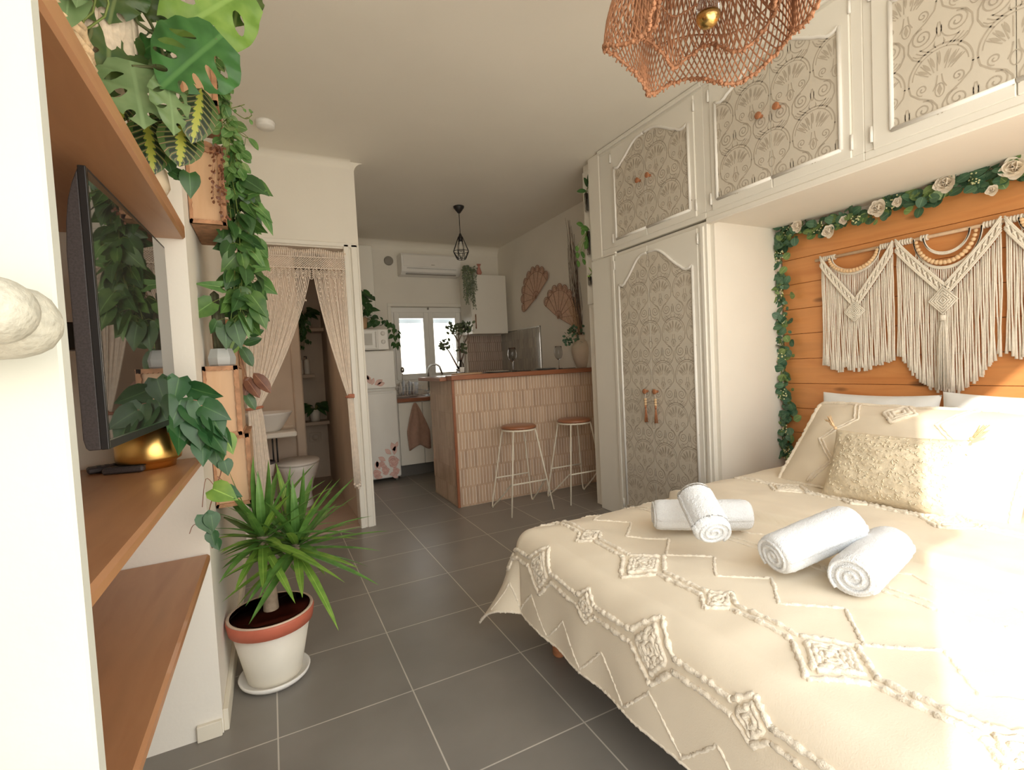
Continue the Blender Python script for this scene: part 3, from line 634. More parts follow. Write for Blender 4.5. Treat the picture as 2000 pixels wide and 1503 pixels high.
# dish rack and contents
dr = thing('dish_rack', 'white wire dish rack standing on the worktop by the fridge', 'dish rack', (1.34, 5.25, .826))
g = MB()
for z in (.84, .90, .945):
    g.tube([(1.19, 5.08, z), (1.49, 5.08, z), (1.49, 5.42, z), (1.19, 5.42, z)], .003, 5, close=True)
for i in range(11):
    x = 1.19+.03*i; g.tube([(x, 5.08, .945), (x, 5.08, .84), (x, 5.42, .84), (x, 5.42, .945)], .002, 4)
g.build('wire_frame', M['pvc'], dr)
for i in range(5):
    g = MB(); x = 1.25+.035*i; rr_ = [.075, .085, .07, .08, .07][i]
    g.lathe([(.0001, -.003), (rr_*.6, -.003), (rr_, .006), (rr_*.98, .009), (rr_*.6, .001), (.0001, .001)], (x, 5.2+.02*(i % 2), .845+rr_), 20, 0, Matrix.Rotation(PI/2+.1, 3, 'Y'))
    tag(g.build('drying_plate', M['dish'] if i % 2 else M['white'], loc=(x, 5.2, .845)), ['white plate standing in the dish rack nearest the fridge', 'bluish plate standing second in the dish rack', 'small white plate in the middle of the dish rack', 'large bluish plate standing in the dish rack', 'small white plate at the dish rack end by the tap'][i], 'plate', 'plates in the dish rack')
g = MB(); g.lathe([(.04, .85), (.055, .98), (.052, .98), (.037, .855)], (1.45, 5.35, 0), 16); tag(g.build('cup', M['dish'], loc=(1.45, 5.35, .85)), 'bluish cup drying in the rack beside the kitchen tap', 'cup')
ld = MB(); a = P(786, 722, Y=5.3); ld.tube([(a.x-.02, 5.3, .86), (a.x, 5.3, a.z-.04)], .004, 6); ld.ball((a.x, 5.3, a.z), .022, 0, 8, 1.5); tag(ld.build('ladle', M['chrome'], loc=(a.x-.02, 5.3, .86)), 'tall ladle sticking up from the dish rack in front of the window', 'ladle')
# tea towel
g = MB()
def tw(u, v):
    z = .775-.47*v; wdt = .012+.115*min(1, v*1.6)**.8*(1-.15*max(0, v-.7)); x = 1.335+.03*v+(u-.5)*2*wdt*.95
    return (x, 4.932-.012*math.sin(u*13+v*3)*min(1, v*2)-.01, z-.05*math.sin(u*7+1.5)*max(0, v-.5))
g.grid(tw, 24, 18); tag(g.build('tea_towel', M['pinktowel'], loc=(1.335, 4.93, .775), solid=.004), 'dusty pink tea towel hanging from the base cabinet', 'towel')
# air conditioner
ac = thing('air_conditioner', 'white split air conditioner on the wall above the window', 'air conditioner', (1.85, 5.5, 2.25))
a0 = P(783, 490, Y=5.4); a1 = P(905, 541, Y=5.4)
x0, x1, z1, z0 = 1.405, 2.115, 2.44, 2.205
prof = [(5.6, z0), (5.47, z0), (5.415, z0+.03), (5.40, z0+.075), (5.40, z1-.03), (5.42, z1), (5.6, z1)]
g = MB(); g.prism([(a, b) for a, b in prof], lambda u, v, t: (t, u, v), x0, x1); g.build('body', M['pvc'], ac, bevel=.004)
g = MB(); g.box(x0+.02, x1-.005, 5.394, 5.40, z0+.085, z1-.02, .002); g.build('front_panel', M['white'], ac)
g = MB(); g.prism([(5.414, z0+.068), (5.41, z0+.072), (5.445, z0+.012), (5.45, z0+.012)], lambda u, v, t: (t, u-.012, v), x0+.06, x1-.06); g.build('air_flap', mat('flap_grey', (.62, .62, .6), .4), ac)
g = MB(); g.box(x0+.055, x1-.055, 5.43, 5.452, z0+.002, z0+.010); g.build('outlet_slot', M['grill'], ac)
g = MB(); g.box(1.75, 1.79, 5.391, 5.394, z0+.105, z0+.11); g.build('badge', M['grill'], ac)
g = MB(); a = P(759, 509, Y=5.59)
g.lathe([(.0001, -.012), (.045, -.012), (.052, -.006), (.052, .008)], (a.x, 5.59, a.z), 28, 0, Matrix.Rotation(-PI/2, 3, 'X'))
tag(g.build('round_vent', M['grill'], loc=(a.x, 5.59, a.z)), 'round grey wall vent left of the air conditioner', 'vent')
# upper cabinet
uc = thing('wall_cabinet', 'white wall cabinet with long brass handle right of the window', 'cabinet', (2.45, 5.4, 1.5))
g = MB(); g.box(2.16, 2.62, 5.27, 5.598, 1.505, 2.195, .003); g.build('body', M['gloss'], uc)
g = MB(); g.box(2.158, 2.622, 5.245, 5.268, 1.503, 2.197, .003); do = g.build('door', M['gloss'], uc)
g = MB(); g.tube([(2.20, 5.225, 1.56), (2.20, 5.225, 1.73)], .006, 8); g.tube([(2.20, 5.245, 1.58), (2.20, 5.225, 1.58)], .004, 6); g.tube([(2.20, 5.245, 1.71), (2.20, 5.225, 1.71)], .004, 6); g.build('handle', mat('bronze', (.3, .16, .09), .35, .6), do)
# backsplash tiles: back wall and right wall
bs = MB(); bs.box(2.22, 2.695, 5.592, 5.599, .83, 1.50); bo = struct('trim_7', bs, M['grout'])
pickets('tiles', 2.22, 2.695, .83, 1.50, .0285, .13, .016, lambda u, v, t: (u, 5.592-t, v), bo, [mat('pink_tile_%s' % n_, c, .25, var=.05) for n_, c in (('a', (.40, .30, .24)), ('b', (.44, .33, .27)), ('c', (.37, .27, .22)))])
bs = MB(); bs.box(2.692, 2.699, 4.60, 5.59, .83, 1.525); bs.box(2.685, 2.699, 4.59, 4.60, .83, 1.53); bs.box(2.685, 2.699, 4.59, 5.59, 1.525, 1.532); b2 = struct('trim_8', bs, M['chrome'])
pickets('tiles', 4.602, 5.59, .83, 1.523, .0285, .13, .016, lambda u, v, t: (2.692-t, u, v), b2, [mat('glossy_tile_%s' % n_, c, .1, var=.05) for n_, c in (('a', (.40, .37, .32)), ('b', (.46, .42, .36)), ('c', (.37, .34, .30)))])
# pendant cage lamp
pl = thing('cage_pendant_lamp', 'small black wire cage pendant lamp hanging in the kitchen', 'pendant lamp', (1.66, 4.2, 2.6))
cx, cyy = P(896, 407, Z=2.58).x, P(896, 407, Z=2.58).y
pl.location = (cx, cyy, 2.6)
g = MB(); g.lathe([(.0001, 2.535), (.010, 2.535), (.03, 2.56), (.048, 2.585), (.05, 2.598)], (cx, cyy, 0), 24); g.build('ceiling_rose', M['black'], pl)
zb = P(899, 456, Y=cyy).z; ze = P(900, 506, Y=cyy).z; H = zb-ze
g = MB(); g.tube([(cx, cyy, 2.54), (cx, cyy, zb)], .0035, 6); g.build('cable', M['black'], pl)
g = MB(); g.lathe([(.0001, zb+.005), (.008, zb), (.022, zb-.04), (.022, zb-.075), (.0001, zb-.075)], (cx, cyy, 0), 16); g.build('lamp_holder', M['black'], pl)
g = MB(); wr = .075
for k in range(8):
    a = k*PI/4; c_, s_ = math.cos(a), math.sin(a); a2 = a+PI/8; c2, s2_ = math.cos(a2), math.sin(a2); a3 = a+PI/4
    g.tube([(cx+.02*c_, cyy+.02*s_, zb-.03), (cx+wr*c_, cyy+wr*s_, ze+H*.30)], .0028, 5)
    g.tube([(cx+wr*c_, cyy+wr*s_, ze+H*.30), (cx+.04*c2, cyy+.04*s2_, ze)], .0028, 5)
    g.tube([(cx+wr*math.cos(a3), cyy+wr*math.sin(a3), ze+H*.30), (cx+.04*c2, cyy+.04*s2_, ze)], .0028, 5)
    g.tube([(cx+wr*c_, cyy+wr*s_, ze+H*.30), (cx+wr*math.cos(a3), cyy+wr*math.sin(a3), ze+H*.30)], .0028, 5)
    g.tube([(cx+.04*c2, cyy+.04*s2_, ze), (cx+.04*math.cos(a2+PI/4), cyy+.04*math.sin(a2+PI/4), ze)], .0028, 5)
g.build('wire_cage', M['black'], pl)
g = MB(); g.lathe([(.012, zb-.07), (.014, zb-.09), (.026, zb-.13), (.024, zb-.15), (.012, zb-.165), (.0001, zb-.168)], (cx, cyy, 0), 16); g.build('bulb', M['bulb'], pl)
g = MB(); a = P(518, 238, Z=2.6); g.lathe([(.052, 0), (.052, -.012), (.047, -.016), (.047, -.02), (.05, -.024), (.046, -.034), (.0001, -.036)], (a.x, a.y, 2.6), 28)
tag(g.build('smoke_detector', M['pvc'], loc=(a.x, a.y, 2.6)), 'round white smoke detector on the ceiling', 'smoke detector')
# wall fans (rattan)
def fan(lbl, pivot, ang, L, spread=2.5):
    X = 2.688; t = thing('rattan_fan', lbl, 'wall decoration', (X, pivot[0], pivot[1]), 'rattan fans on the kitchen wall')
    f = lambda u, v, d=0: (X-d, pivot[0]+u, pivot[1]+v)
    n = 30; pts = [(0, 0)]+[(L*.86*math.sin(ang-spread/2+spread*i/n), L*.86*math.cos(ang-spread/2+spread*i/n)) for i in range(n+1)]
    g = MB(); g.prism(pts, lambda u, v, d: f(u, v, d), .0, .006)
    g.build('woven_panel', M['fan'], t)
    g = MB()
    for i in range(9):
        a = ang-spread/2+spread*i/8; g.tube([f(0, 0, .009), f(L*.86*math.sin(a), L*.86*math.cos(a), .009)], .0022, 5)
    for q in (.2, .8): g.tube([f(L*q*math.sin(ang-spread/2+spread*i/n), L*q*math.cos(ang-spread/2+spread*i/n), .009) for i in range(n+1)], .003, 5)
    nl = 9
    for i in range(nl):
        a = ang-spread/2+spread*(i+.5)/nl; r = L*.86*math.sin(spread/nl/2)*.95
        for q, w_ in ((1, .0038), (.6, .0022)): g.tube([f(L*.86*math.sin(a)+r*q*math.sin(a+b*PI/10), L*.86*math.cos(a)+r*q*math.cos(a+b*PI/10), .009) for b in range(-6, 7)], w_, 5)
    g.ball(f(0, 0, .012), .012); g.build('rattan_rim', M['fand'], t)
    g = MB()
    for i in range(nl):
        a = ang-spread/2+spread*(i+.5)/nl; r = L*.86*math.sin(spread/nl/2)*.92
        g.prism([(L*.85*math.sin(a)+r*math.sin(a+b*PI/8), L*.85*math.cos(a)+r*math.cos(a+b*PI/8)) for b in range(-8, 8)], lambda u, v, d: f(u, v, d), 0, .004)
    g.build('scallop', M['fan'], t)
fan('scalloped rattan fan on the kitchen wall, nearer the wall cabinet', (4.632, 1.844), .48, .35, 3.0)
fan('scalloped rattan fan on the kitchen wall, partly behind the tall twigs', (4.192, 1.576), -.478, .345, 3.0)
# ================================================================ things on the bar
def wineglass(lbl, p):
    g = MB(); x, y, z = p; g.lathe([(.0001, 0), (.032, .001), (.034, .003), (.01, .006), (.004, .012), (.0035, .085), (.008, .092), (.026, .108), (.038, .135), (.040, .16), (.034, .195), (.030, .215), (.0285, .215), (.0325, .195), (.0385, .16), (.0365, .135), (.025, .11), (.006, .094), (.0001, .093)], (x, y, z), 24)
    tag(g.build('wine_glass', M['glass'], loc=p), lbl, 'wine glass', 'wine glasses on the bar')
wineglass('empty wine glass on the bar above the left stool', (P(1002, 725, Y=3.75).x, 3.75, 1.052))
wineglass('empty wine glass on the bar nearest the cream vase', (P(1092, 718, Y=3.75).x, 3.75, 1.052))
def plate(lbl, px, r, m_, n=2, Y=3.8, mat_=None):
    x = P(px, 724, Y=Y).x; t = thing('plate_setting', lbl, 'plate', (x, Y, 1.051), 'plates laid on the bar')
    g = MB(); g.lathe([(.0001, 0), (r*.62, 0), (r*.7, .004), (r, .014), (r*.99, .017), (r*.66, .007), (.0001, .006)], (x, Y, 1.051), 30); g.build('plate', m_, t)
    g = MB(); g.lathe([(.0001, 0), (r*.5, 0), (r*.85, .012), (r*.83, .014), (.0001, .005)], (x, Y, 1.0585), 30); g.build('side_plate', mat_ or m_, t)
plate('stacked dark plates with a pale plate on top, above the left stool', 972, .12, M['plate'], mat_=M['vase'])
plate('dark plate on the bar between the wine glass and the vase', 1066, .11, M['plate'])
def fork(lbl, px, Y=3.72):
    x = P(px, 727, Y=Y).x; g = MB(); g.box(x, x+.14, Y, Y+.018, 1.0585, 1.064, .002); g.box(x-.04, x+.0, Y-.002, Y+.02, 1.0585, 1.0665, .003)
    tag(g.build('napkin_cutlery', M['black'], loc=(x, Y, 1.058)), lbl, 'cutlery', 'cutlery on the bar')
fork('dark cutlery right beside the stacked plates on the bar', 1010); fork('dark cutlery beside the plate nearest the vase', 1100)
g = MB(); x = P(912, 729, Y=3.9).x; g.lathe([(.0001, 0), (.135, 0), (.14, .005), (.14, .013), (.13, .018), (.0001, .018)], (x, 3.9, 1.051), 36, sy_=.75); tag(g.build('serving_board', M['lightwood'], loc=(x, 3.9, 1.051)), 'round pale wooden board lying at the left end of the bar', 'board')
# clear bottle with jade branches
bx = P(900, 728, Y=4.12); jp = thing('jade_plant_in_bottle', 'bare branching jade plant standing in a clear glass bottle on the bar', 'plant', (bx.x, 4.12, 1.051))
g = MB(); g.lathe([(.0001, 0), (.038, 0), (.04, .01), (.04, .06), (.030, .10), (.018, .12), (.018, .135), (.016, .135), (.016, .12), (.028, .098), (.037, .06), (.037, .012), (.0001, .008)], (bx.x, 4.12, 1.051), 20); bo_ = g.build('bottle', M['glass'], jp)
g = MB(); g.prism([(bx.x-.02, 1.075), (bx.x+.02, 1.075), (bx.x+.022, 1.12), (bx.x-.022, 1.12)], lambda u, v, t: (u, 4.12-.0405-t, v), 0, .001); g.build('paper_label', M['white'], bo_)
st_ = MB(); lf = MB()
def Q(px, py, Y=4.12): return P(px, py, Y=Y)
brs = [[(900, 722), (899, 700), (897, 680), (896, 668), (902, 652), (908, 640)], [(896, 668), (888, 655), (882, 645)], [(898, 690), (908, 668), (914, 655), (913, 640)], [(896, 720), (886, 702), (877, 686), (868, 674)], [(900, 705), (906, 690), (904, 680)], [(897, 680), (896, 655), (898, 640)]]
for b_ in brs:
    pp = [Q(*q) for q in b_]; st_.tube(smoothpath(pp, 4), [.009-.006*i/(4*(len(pp)-1)) for i in range(4*(len(pp)-1)+1)], 6)
    for k in range(34 if len(b_) > 3 else 24):
        c_ = pp[-1]+rv(.045); leaf(lf, c_, rv()+V((0, 0, .5)), rv(), .035, .025, ROUND, .1, .1)
for (q0, q1) in (((905, 720), (915, 665)), ((897, 718), (883, 670))): st_.tube([Q(*q0), Q(*q1)], .0025, 5)
st_.build('branches', M['twig'], jp); lf.build('foliage', G['jade'], jp, recalc=False)
# vase with tall twigs, pampas and leaves
vx, vy = P(1138, 718, Y=3.82).x, 3.82
vs_ = thing('twig_vase', 'tall dark twigs and pampas in a round cream vase on the bar', 'vase', (vx, vy, 1.0585))
g = MB(); g.lathe([(.0001, 0), (.05, 0), (.058, .01), (.085, .08), (.098, .15), (.096, .2), (.075, .245), (.045, .265), (.04, .275), (.044, .30), (.05, .31), (.044, .312), (.036, .29), (.036, .27), (.0001, .2)], (vx, vy, 1.0585), 32); g.build('vase', M['vase'], vs_)
g = MB(); base = V((vx, vy, 1.33))
for i in range(24):
    tx = R.uniform(1118, 1162); ty = R.uniform(430, 560); e = P(tx, ty, Y=vy+R.uniform(-.08, .12))
    e.x = min(e.x, 2.66); q = [base+rv(.015)+V((0, 0, -.08)), base.lerp(e, .3)+rv(.02), base.lerp(e, .6)+rv(.03), e]; g.tube(smoothpath(q, 5), [.0035-.0022*k/15 for k in range(16)], 5)
for tx, ty, mx, my in ((1104, 425, 1118, 520), (1136, 405, 1132, 500)):
    e = P(tx, ty, Y=vy); q = [base, P(mx+6, (my+640)/2, Y=vy), P(mx, my, Y=vy), e]; g.tube(smoothpath(q, 6), [.003-.002*k/18 for k in range(19)], 5)
g.build('twigs', M['twig'], vs_)
g = MB()
for i in range(60):
    e = base+V((R.uniform(-.13, .0), R.uniform(-.05, .1), R.uniform(.02, .40))); g.tube([base+V((-.01, 0, 0)), base.lerp(e, .6)+rv(.01), e], .0012, 4)
g.build('pampas', M['pampas'], vs_)
lf = MB(); st_ = MB()
for i in range(90):
    c_ = base+V((R.uniform(-.11, .04), R.uniform(-.08, .06), R.uniform(-.02, .12))); 
    if i > 60: c_ = P(R.uniform(1102, 1125), R.uniform(645, 672), Y=vy-.05)
    leaf(lf, c_, rv()+V((0, 0, -.2)), rv()+V((0, -1, 0)), .035, .024, OVAL, .15, .2)
st_.tube([base, P(1120, 650, Y=vy-.05), P(1105, 660, Y=vy-.05)], .002, 5); st_.build('trailing_stem', M['stem'], vs_); lf.build('leaves', G['euc'], vs_, recalc=False)
# glass tubes with cuttings on the wall end
def cutting(lbl, px, pz0, pz1, leaves, wat, mats, extra=None):
    a = P(px, pz0, Y=2.99); b_ = P(px, pz1, Y=2.99); x = 2.21; y = 3.0; zt, z0_ = a.z, b_.z
    x = (a.x+b_.x)/2-.0; x = min(x, 2.213)
    t = thing('glass_tube_planter', lbl, 'planter', (x, y, z0_), 'glass tube planters on the wall end')
    r_ = .014; g = MB(); g.lathe([(.0001, z0_), (r_*.8, z0_+.002), (r_, z0_+.01), (r_, zt), (r_*.86, zt), (r_*.86, z0_+.012), (.0001, z0_+.008)], (x, y, 0), 16); g.build('tube', M['glass'], t)
    g = MB()
    for k in range(5): g.tube([(x+R.uniform(-.006, .006), y+R.uniform(-.006, .006), z0_+.015+.02*k), (x+R.uniform(-.005, .005), y, zt+.01)], .002, 4)
    g.build('roots', wat, t); lf = MB(); s_ = MB()
    for (lx, ly, dx, dz, L, W) in leaves:
        q = P(lx, ly, Y=y-.01); s_.tube([(x, y, zt-.03), (x, y, zt+.01), q], .0018, 5); leaf(lf, q, V((dx, -.2, dz)), V((.2, -1, .3)), L, W, OVAL, .1, .25)
    s_.build('stems', M['stem'], t); lf.build('leaves', mats, t, recalc=False)
cutting('topmost glass tube with dark rubbery leaves on the wall end', 1153, 378, 414, [(1150, 362, .1, 1, .10, .055), (1148, 365, -.35, .5, .075, .06), (1145, 372, -1, -.2, .095, .035), (1154, 368, 1, .05, .095, .062)], M['twig'], G['pothosd'])
cutting('middle glass tube with bright pothos leaves on the wall end', 1156, 452, 498, [(1150, 446, -1, -.1, .08, .05), (1140, 440, -1, .1, .07, .045), (1160, 444, 1, -.5, .08, .06), (1166, 446, .4, -1, .07, .05), (1146, 470, -.3, -1, .07, .05), (1140, 448, -.5, -1, .05, .035), (1144, 460, .2, -1, .065, .045), (1128, 480, -.3, -.6, .05, .035), (1135, 490, .3, -.8, .06, .045), (1128, 492, -.2, -1, .05, .04), (1128, 508, .1, -1, .055, .04), (1138, 505, .4, -1, .05, .04)], M['stem'], G['pothos'])
cutting('lowest glass tube with thin green sprigs on the wall end', 1158, 540, 558, [(1156, 532, -.6, .8, .05, .014), (1162, 532, .9, .5, .05, .014), (1160, 530, .2, 1, .05, .014), (1154, 540, -1, .1, .04, .012)], M['stem'], G['lime'])
# trailing grey plant + pink shell on wall cabinet
cp_ = thing('trailing_string_plant', 'grey green trailing plant spilling over the wall cabinet', 'plant', (2.20, 5.3, 2.198))
g = MB(); g.lathe([(.03, 0), (.045, .02), (.05, .08), (.046, .08), (.04, .02)], (2.26, 5.36, 2.198), 16); g.build('pot', M['potw'], cp_)
lf = MB(); s_ = MB()
for i in range(26):
    x0_ = 2.12+R.uniform(-.05, .10); L_ = R.uniform(.15, .42); q = [(2.22, 5.34, 2.27), (x0_, 5.225, 2.25+R.uniform(0, .03)), (x0_+R.uniform(-.01, .01), 5.2, 2.2-L_*.5), (x0_+R.uniform(-.02, .02), 5.2, 2.2-L_)]
    if 2.158 < x0_ < 2.3: q[1] = (x0_, 5.22, 2.23)
    vine(lf, s_, q, .011, .016, .012, ROUND, .006, .0009, pet=.004)
for i in range(70): leaf(lf, (2.15+R.uniform(-.07, .1), 5.28+R.uniform(-.06, .05), 2.25+R.uniform(-.03, .05)), rv(), rv(), .022, .016, ROUND)
s_.build('stems', M['stem'], cp_); lf.build('foliage', G['grey'], cp_, recalc=False)
g = MB(); g.lathe([(.0001, 0), (.02, .0), (.035, .03), (.012, .10), (.03, .13), (.001, .11)], (2.30, 5.29, 2.198), 14, sy_=.6); tag(g.build('pink_ornament', mat('coral_pink', (.5, .22, .17), .5), loc=(2.30, 5.29, 2.198)), 'small coral pink ornament on top of the wall cabinet', 'ornament')
# plant on microwave
pm = thing('potted_pothos', 'dark trailing pothos standing on the microwave', 'plant', (.82, 5.05, 1.546))
g = MB(); g.lathe([(.04, 0), (.06, .03), (.07, .12), (.065, .12), (.05, .09)], (.86, 5.03, 1.546), 20); g.lathe([(.0001, .1), (.062, .1)], (.86, 5.03, 1.546), 16, 1); g.build('pot', [M['lightwood'], M['soil']], pm)
lf = MB(); s_ = MB()
for i in range(16):
    c_ = P(R.uniform(700, 728), R.uniform(565, 625), Y=4.98+R.uniform(-.05, .1)); s_.tube([(.86, 5.03, 1.64), c_], .002, 4); leaf(lf, c_, (R.uniform(-1, 1), -.5, R.uniform(-.8, .1)), (0, -.8, .7), .11, .08)
vine(lf, s_, [(.88, 5.03, 1.66), P(735, 622, Y=5.0), P(756, 630, Y=4.98), P(769, 645, Y=4.95), P(771, 660, Y=4.94), P(772, 676, Y=4.94)], .022, .055, .042, jit=.012)
vine(lf, s_, [(.88, 5.03, 1.66), P(730, 625, Y=5.0), P(745, 628, Y=5.0), P(755, 632, Y=4.98)], .018, .065, .05, jit=.02)
vine(lf, s_, [P(768, 645, Y=4.93), P(773, 665, Y=4.92), P(775, 676, Y=4.92)], .025, .05, .04, jit=.012)
s_.build('stems', M['stem'], pm); lf.build('foliage', G['pothosd'], pm, recalc=False)
# ================================================================ BATHROOM
vt = thing('bathroom_vanity_shelf', 'pale vanity board under the washbowl in the bathroom', 'shelf', (-.1, 4.5, .63))
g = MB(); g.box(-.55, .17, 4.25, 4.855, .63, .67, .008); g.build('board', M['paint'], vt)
g = MB(); g.tube([(.02, 4.3, .63), (.02, 4.3, .43)], .007, 6); g.tube([(-.01, 4.3, .63), (-.01, 4.3, .43)], .007, 6); g.build('strut', M['black'], vt)
g = MB(); c_ = (-.04, 4.45, .671); g.lathe([(.0001, 0), (.09, 0), (.11, .02), (.19, .14), (.195, .155), (.185, .155), (.10, .03), (.0001, .02)], c_, 36); tag(g.build('wash_bowl', M['white'], loc=c_), 'white conical washbowl on the bathroom vanity board', 'washbasin')
bk = thing('storage_basket', 'white basket with dark lining under the washbowl', 'basket', (.03, 4.35, .33))
g = MB(); g.lathe([(.0001, 0), (.10, 0), (.12, .10), (.115, .10), (.095, .01)], (-.12, 4.32, .328), 24); g.build('basket', M['paint'], bk); g = MB(); g.lathe([(.0001, .06), (.112, .095), (.121, .10), (.121, .115), (.0001, .10)], (-.12, 4.32, .328), 24); g.build('lining', M['bucket'], bk)
cr = thing('wooden_crate', 'small pinkish wooden drawer box standing below the basket', 'crate', (.03, 4.35, 0))
g = MB(); g.box(-.20, -.045, 4.22, 4.42, .013, .225, .004); g.build('frame', M['paint'], cr); g = MB(); g.box(-.195, -.05, 4.21, 4.41, .227, .325, .004); g.build('drawer', mat('coral_wood', (.5, .24, .16), .5), cr)
to = thing('toilet', 'white toilet with closed lid behind the yucca leaves', 'toilet', (.2, 4.5, 0))
g = MB(); g.lathe([(.0001, .013), (.10, .013), (.11, .03), (.10, .12), (.12, .22), (.165, .33), (.175, .37), (.17, .38), (.0001, .38)], (.17, 4.44, 0), 32, sy_=1.25, sx=.95); g.build('bowl', M['white'], to)
g = MB(); g.lathe([(.0001, .385), (.178, .385), (.182, .395), (.178, .405), (.0001, .412)], (.17, 4.44, 0), 32, sy_=1.25, sx=.95); g.build('lid', M['white'], to)
def bshelf(name, lbl, x0, x1, z, y0=5.3, y1=5.549):
    g = MB(); g.box(x0, x1, y0, y1, z, z+.035, .004); tag(g.build(name, mat('bath_board', (.5, .40, .31), .6), loc=((x0+x1)/2, y0, z)), lbl, 'shelf', 'bathroom wall shelves')
bshelf('wall_shelf', 'highest bathroom shelf, the one with the trailing plant', .22, .53, 1.56)
bshelf('wall_shelf', 'short bathroom shelf holding two bottles', .26, .42, 1.09)
bshelf('wall_shelf', 'lowest bathroom shelf, below a leafy potted plant', .27, .53, .60)
for i, x in enumerate((.29, .355)):
    t = thing('pump_bottle', ['pale pump bottle on the bathroom shelf, left of two', 'pale pump bottle on the bathroom shelf, right of two'][i], 'bottle', (x, 5.4, 1.126), 'bottles on the bathroom shelf')
    g = MB(); g.lathe([(.0001, 0), (.026, 0), (.027, .01), (.027, .14), (.02, .155), (.01, .16)], (x, 5.4, 1.126), 16); g.build('bottle', M['potw'], t)
    g = MB(); g.tube([(x, 5.4, 1.28), (x, 5.4, 1.31), (x-.025, 5.4, 1.31)], .005, 6); g.build('pump', M['black'], t)
def bplant(lbl, pos, n, spread, L, W, kind, pr_=.055, ph=.12, trail=0):
    t = thing('potted_plant', lbl, 'plant', pos); x, y, z = pos
    g = MB(); g.lathe([(.0001, 0), (pr_*.8, 0), (pr_, ph), (pr_*.9, ph), (.0001, ph*.8)], pos, 20); g.build('pot', M['potw'], t)
    lf = MB(); s_ = MB()
    for i in range(n):
        a = R.uniform(0, 2*PI); el = R.uniform(.15, 1.1); d = V((math.cos(a)*math.cos(el), math.sin(a)*math.cos(el)*.5, math.sin(el))); q = V((x, y, z+ph))+d*spread*R.uniform(.3, .7)
        s_.tube([(x, y, z+ph*.8), q], .002, 4); leaf(lf, q, V((d.x, d.y-.2, d.z*.3-.25)), (0, -.7, .8), L, W, kind, .2, .7)
    for i in range(trail):
        xx = x+R.uniform(-.1, .1); vine(lf, s_, [(x, y, z+ph), (xx, y-.12, z+ph*.8), (xx, y-.15, z-.05), (xx+R.uniform(-.02, .02), y-.15, z-R.uniform(.05, .25))], .03, .05, .04)
    s_.build('stems', M['stem'], t); lf.build('foliage', G['pothosd'], t, recalc=False)
bplant('leafy plant in a white pot on the lowest bathroom shelf', (.40, 5.4, .636), 26, .14, .15, .05, LANCE)
bplant('dark trailing plant on the highest bathroom shelf', (.37, 5.42, 1.596), 34, .16, .09, .06, HEART, trail=5)
g = MB(); g.box(.34, .46, 5.538, 5.549, .40, .50, .004); g.lathe([(.0001, -.006), (.035, -.006), (.035, .004)], (.40, 5.538, .45), 20, 0, Matrix.Rotation(-PI/2, 3, 'X'))
tag(g.build('wall_outlet', M['bathw'], loc=(.40, 5.54, .45)), 'round beige outlet plate on the bathroom back wall', 'outlet')
# ================================================================ LEFT WALL: shelves, tv, boxes, plants
def shelf(lbl, z0, z1):
    g = MB(); g.box(-.74, -.2, -.24, 1.758, z0, z1, .006)
    return tag(g.build('wall_shelf_board', M['shelf'], loc=(-.45, 1.0, z0)), lbl, 'shelf', 'wooden boards in the left niche')
shelf('lowest honey wood shelf board in the left niche, bare', .555, .580)
shelf('middle honey wood shelf board under the television', .858, .884)
shelf('top honey wood shelf board above the television, carrying the big plants', 1.548, 1.592)
pn = P(190, 600, Y=1.10).x; pf = P(337, 680, Y=1.69).x
tv = thing('television', 'flat television mirroring the plants, between the left wall shelves', 'television', (pn, 1.4, 1.0))
tz0, tz1 = 1.004, 1.508
dirv = V((pf-pn, .59, 0)).normalized(); nv = V((dirv.y, -dirv.x, 0)); o0 = V((pn, 1.10, 0)); TL = .59/dirv.y
def tvp(s, n, z): return o0+dirv*s+nv*n+V((0, 0, z))
g = MB()
for i, (zz0, zz1, n0, n1, s0, s1) in enumerate([(tz0, tz1, -.012, 0, 0, TL)]):
    vs = [tvp(s, n, z) for s in (s0, s1) for n in (n0, n1) for z in (zz0, zz1)]; g.add(vs, [(0, 1, 3, 2), (4, 6, 7, 5), (0, 4, 5, 1), (2, 3, 7, 6), (0, 2, 6, 4), (1, 5, 7, 3)], 0, False)
g.build('bezel', M['black'], tv, bevel=.0015)
g = MB(); prof = [(-.012, tz0+.0), (-.012, tz1-.004), (-.016, tz1-.014), (-.022, tz1-.032), (-.029, tz1-.06), (-.034, tz1-.10), (-.037, tz1-.15), (-.037, tz0+.02), (-.034, tz0+.005), (-.03, tz0)]
g.prism(prof, lambda u, v, t: tvp(t, u, v), .002, TL-.01); g.build('back_shell', M['tvbody'], tv, bevel=.002)
g = MB(); vs = [tvp(s, .0006, z) for s, z in ((.007, tz0+.018), (TL-.007, tz0+.018), (TL-.007, tz1-.007), (.007, tz1-.007))]; g.add(vs, [(0, 1, 2, 3)], 0, False); g.build('screen', M['screen'], tv, recalc=False)
g = MB(); vs = [tvp(s, .0012, z) for s, z in ((.0, tz0+.0155), (TL, tz0+.0155), (TL, tz0+.018), (.0, tz0+.018))]; g.add(vs, [(0, 1, 2, 3)], 0, False); vs = [tvp(s, .0012, z) for s, z in ((0, tz0), (.0015, tz0), (.0015, tz1), (0, tz1))]; g.add(vs, [(0, 1, 2, 3)], 0, False); g.build('silver_edge', M['chrome'], tv, recalc=False)
g = MB(); g.box(-.74, -.30, 1.36, 1.42, 1.2, 1.26, .004); g.box(-.32, -.268, 1.3, 1.48, 1.15, 1.35, .003); g.build('wall_bracket', M['black'], tv)
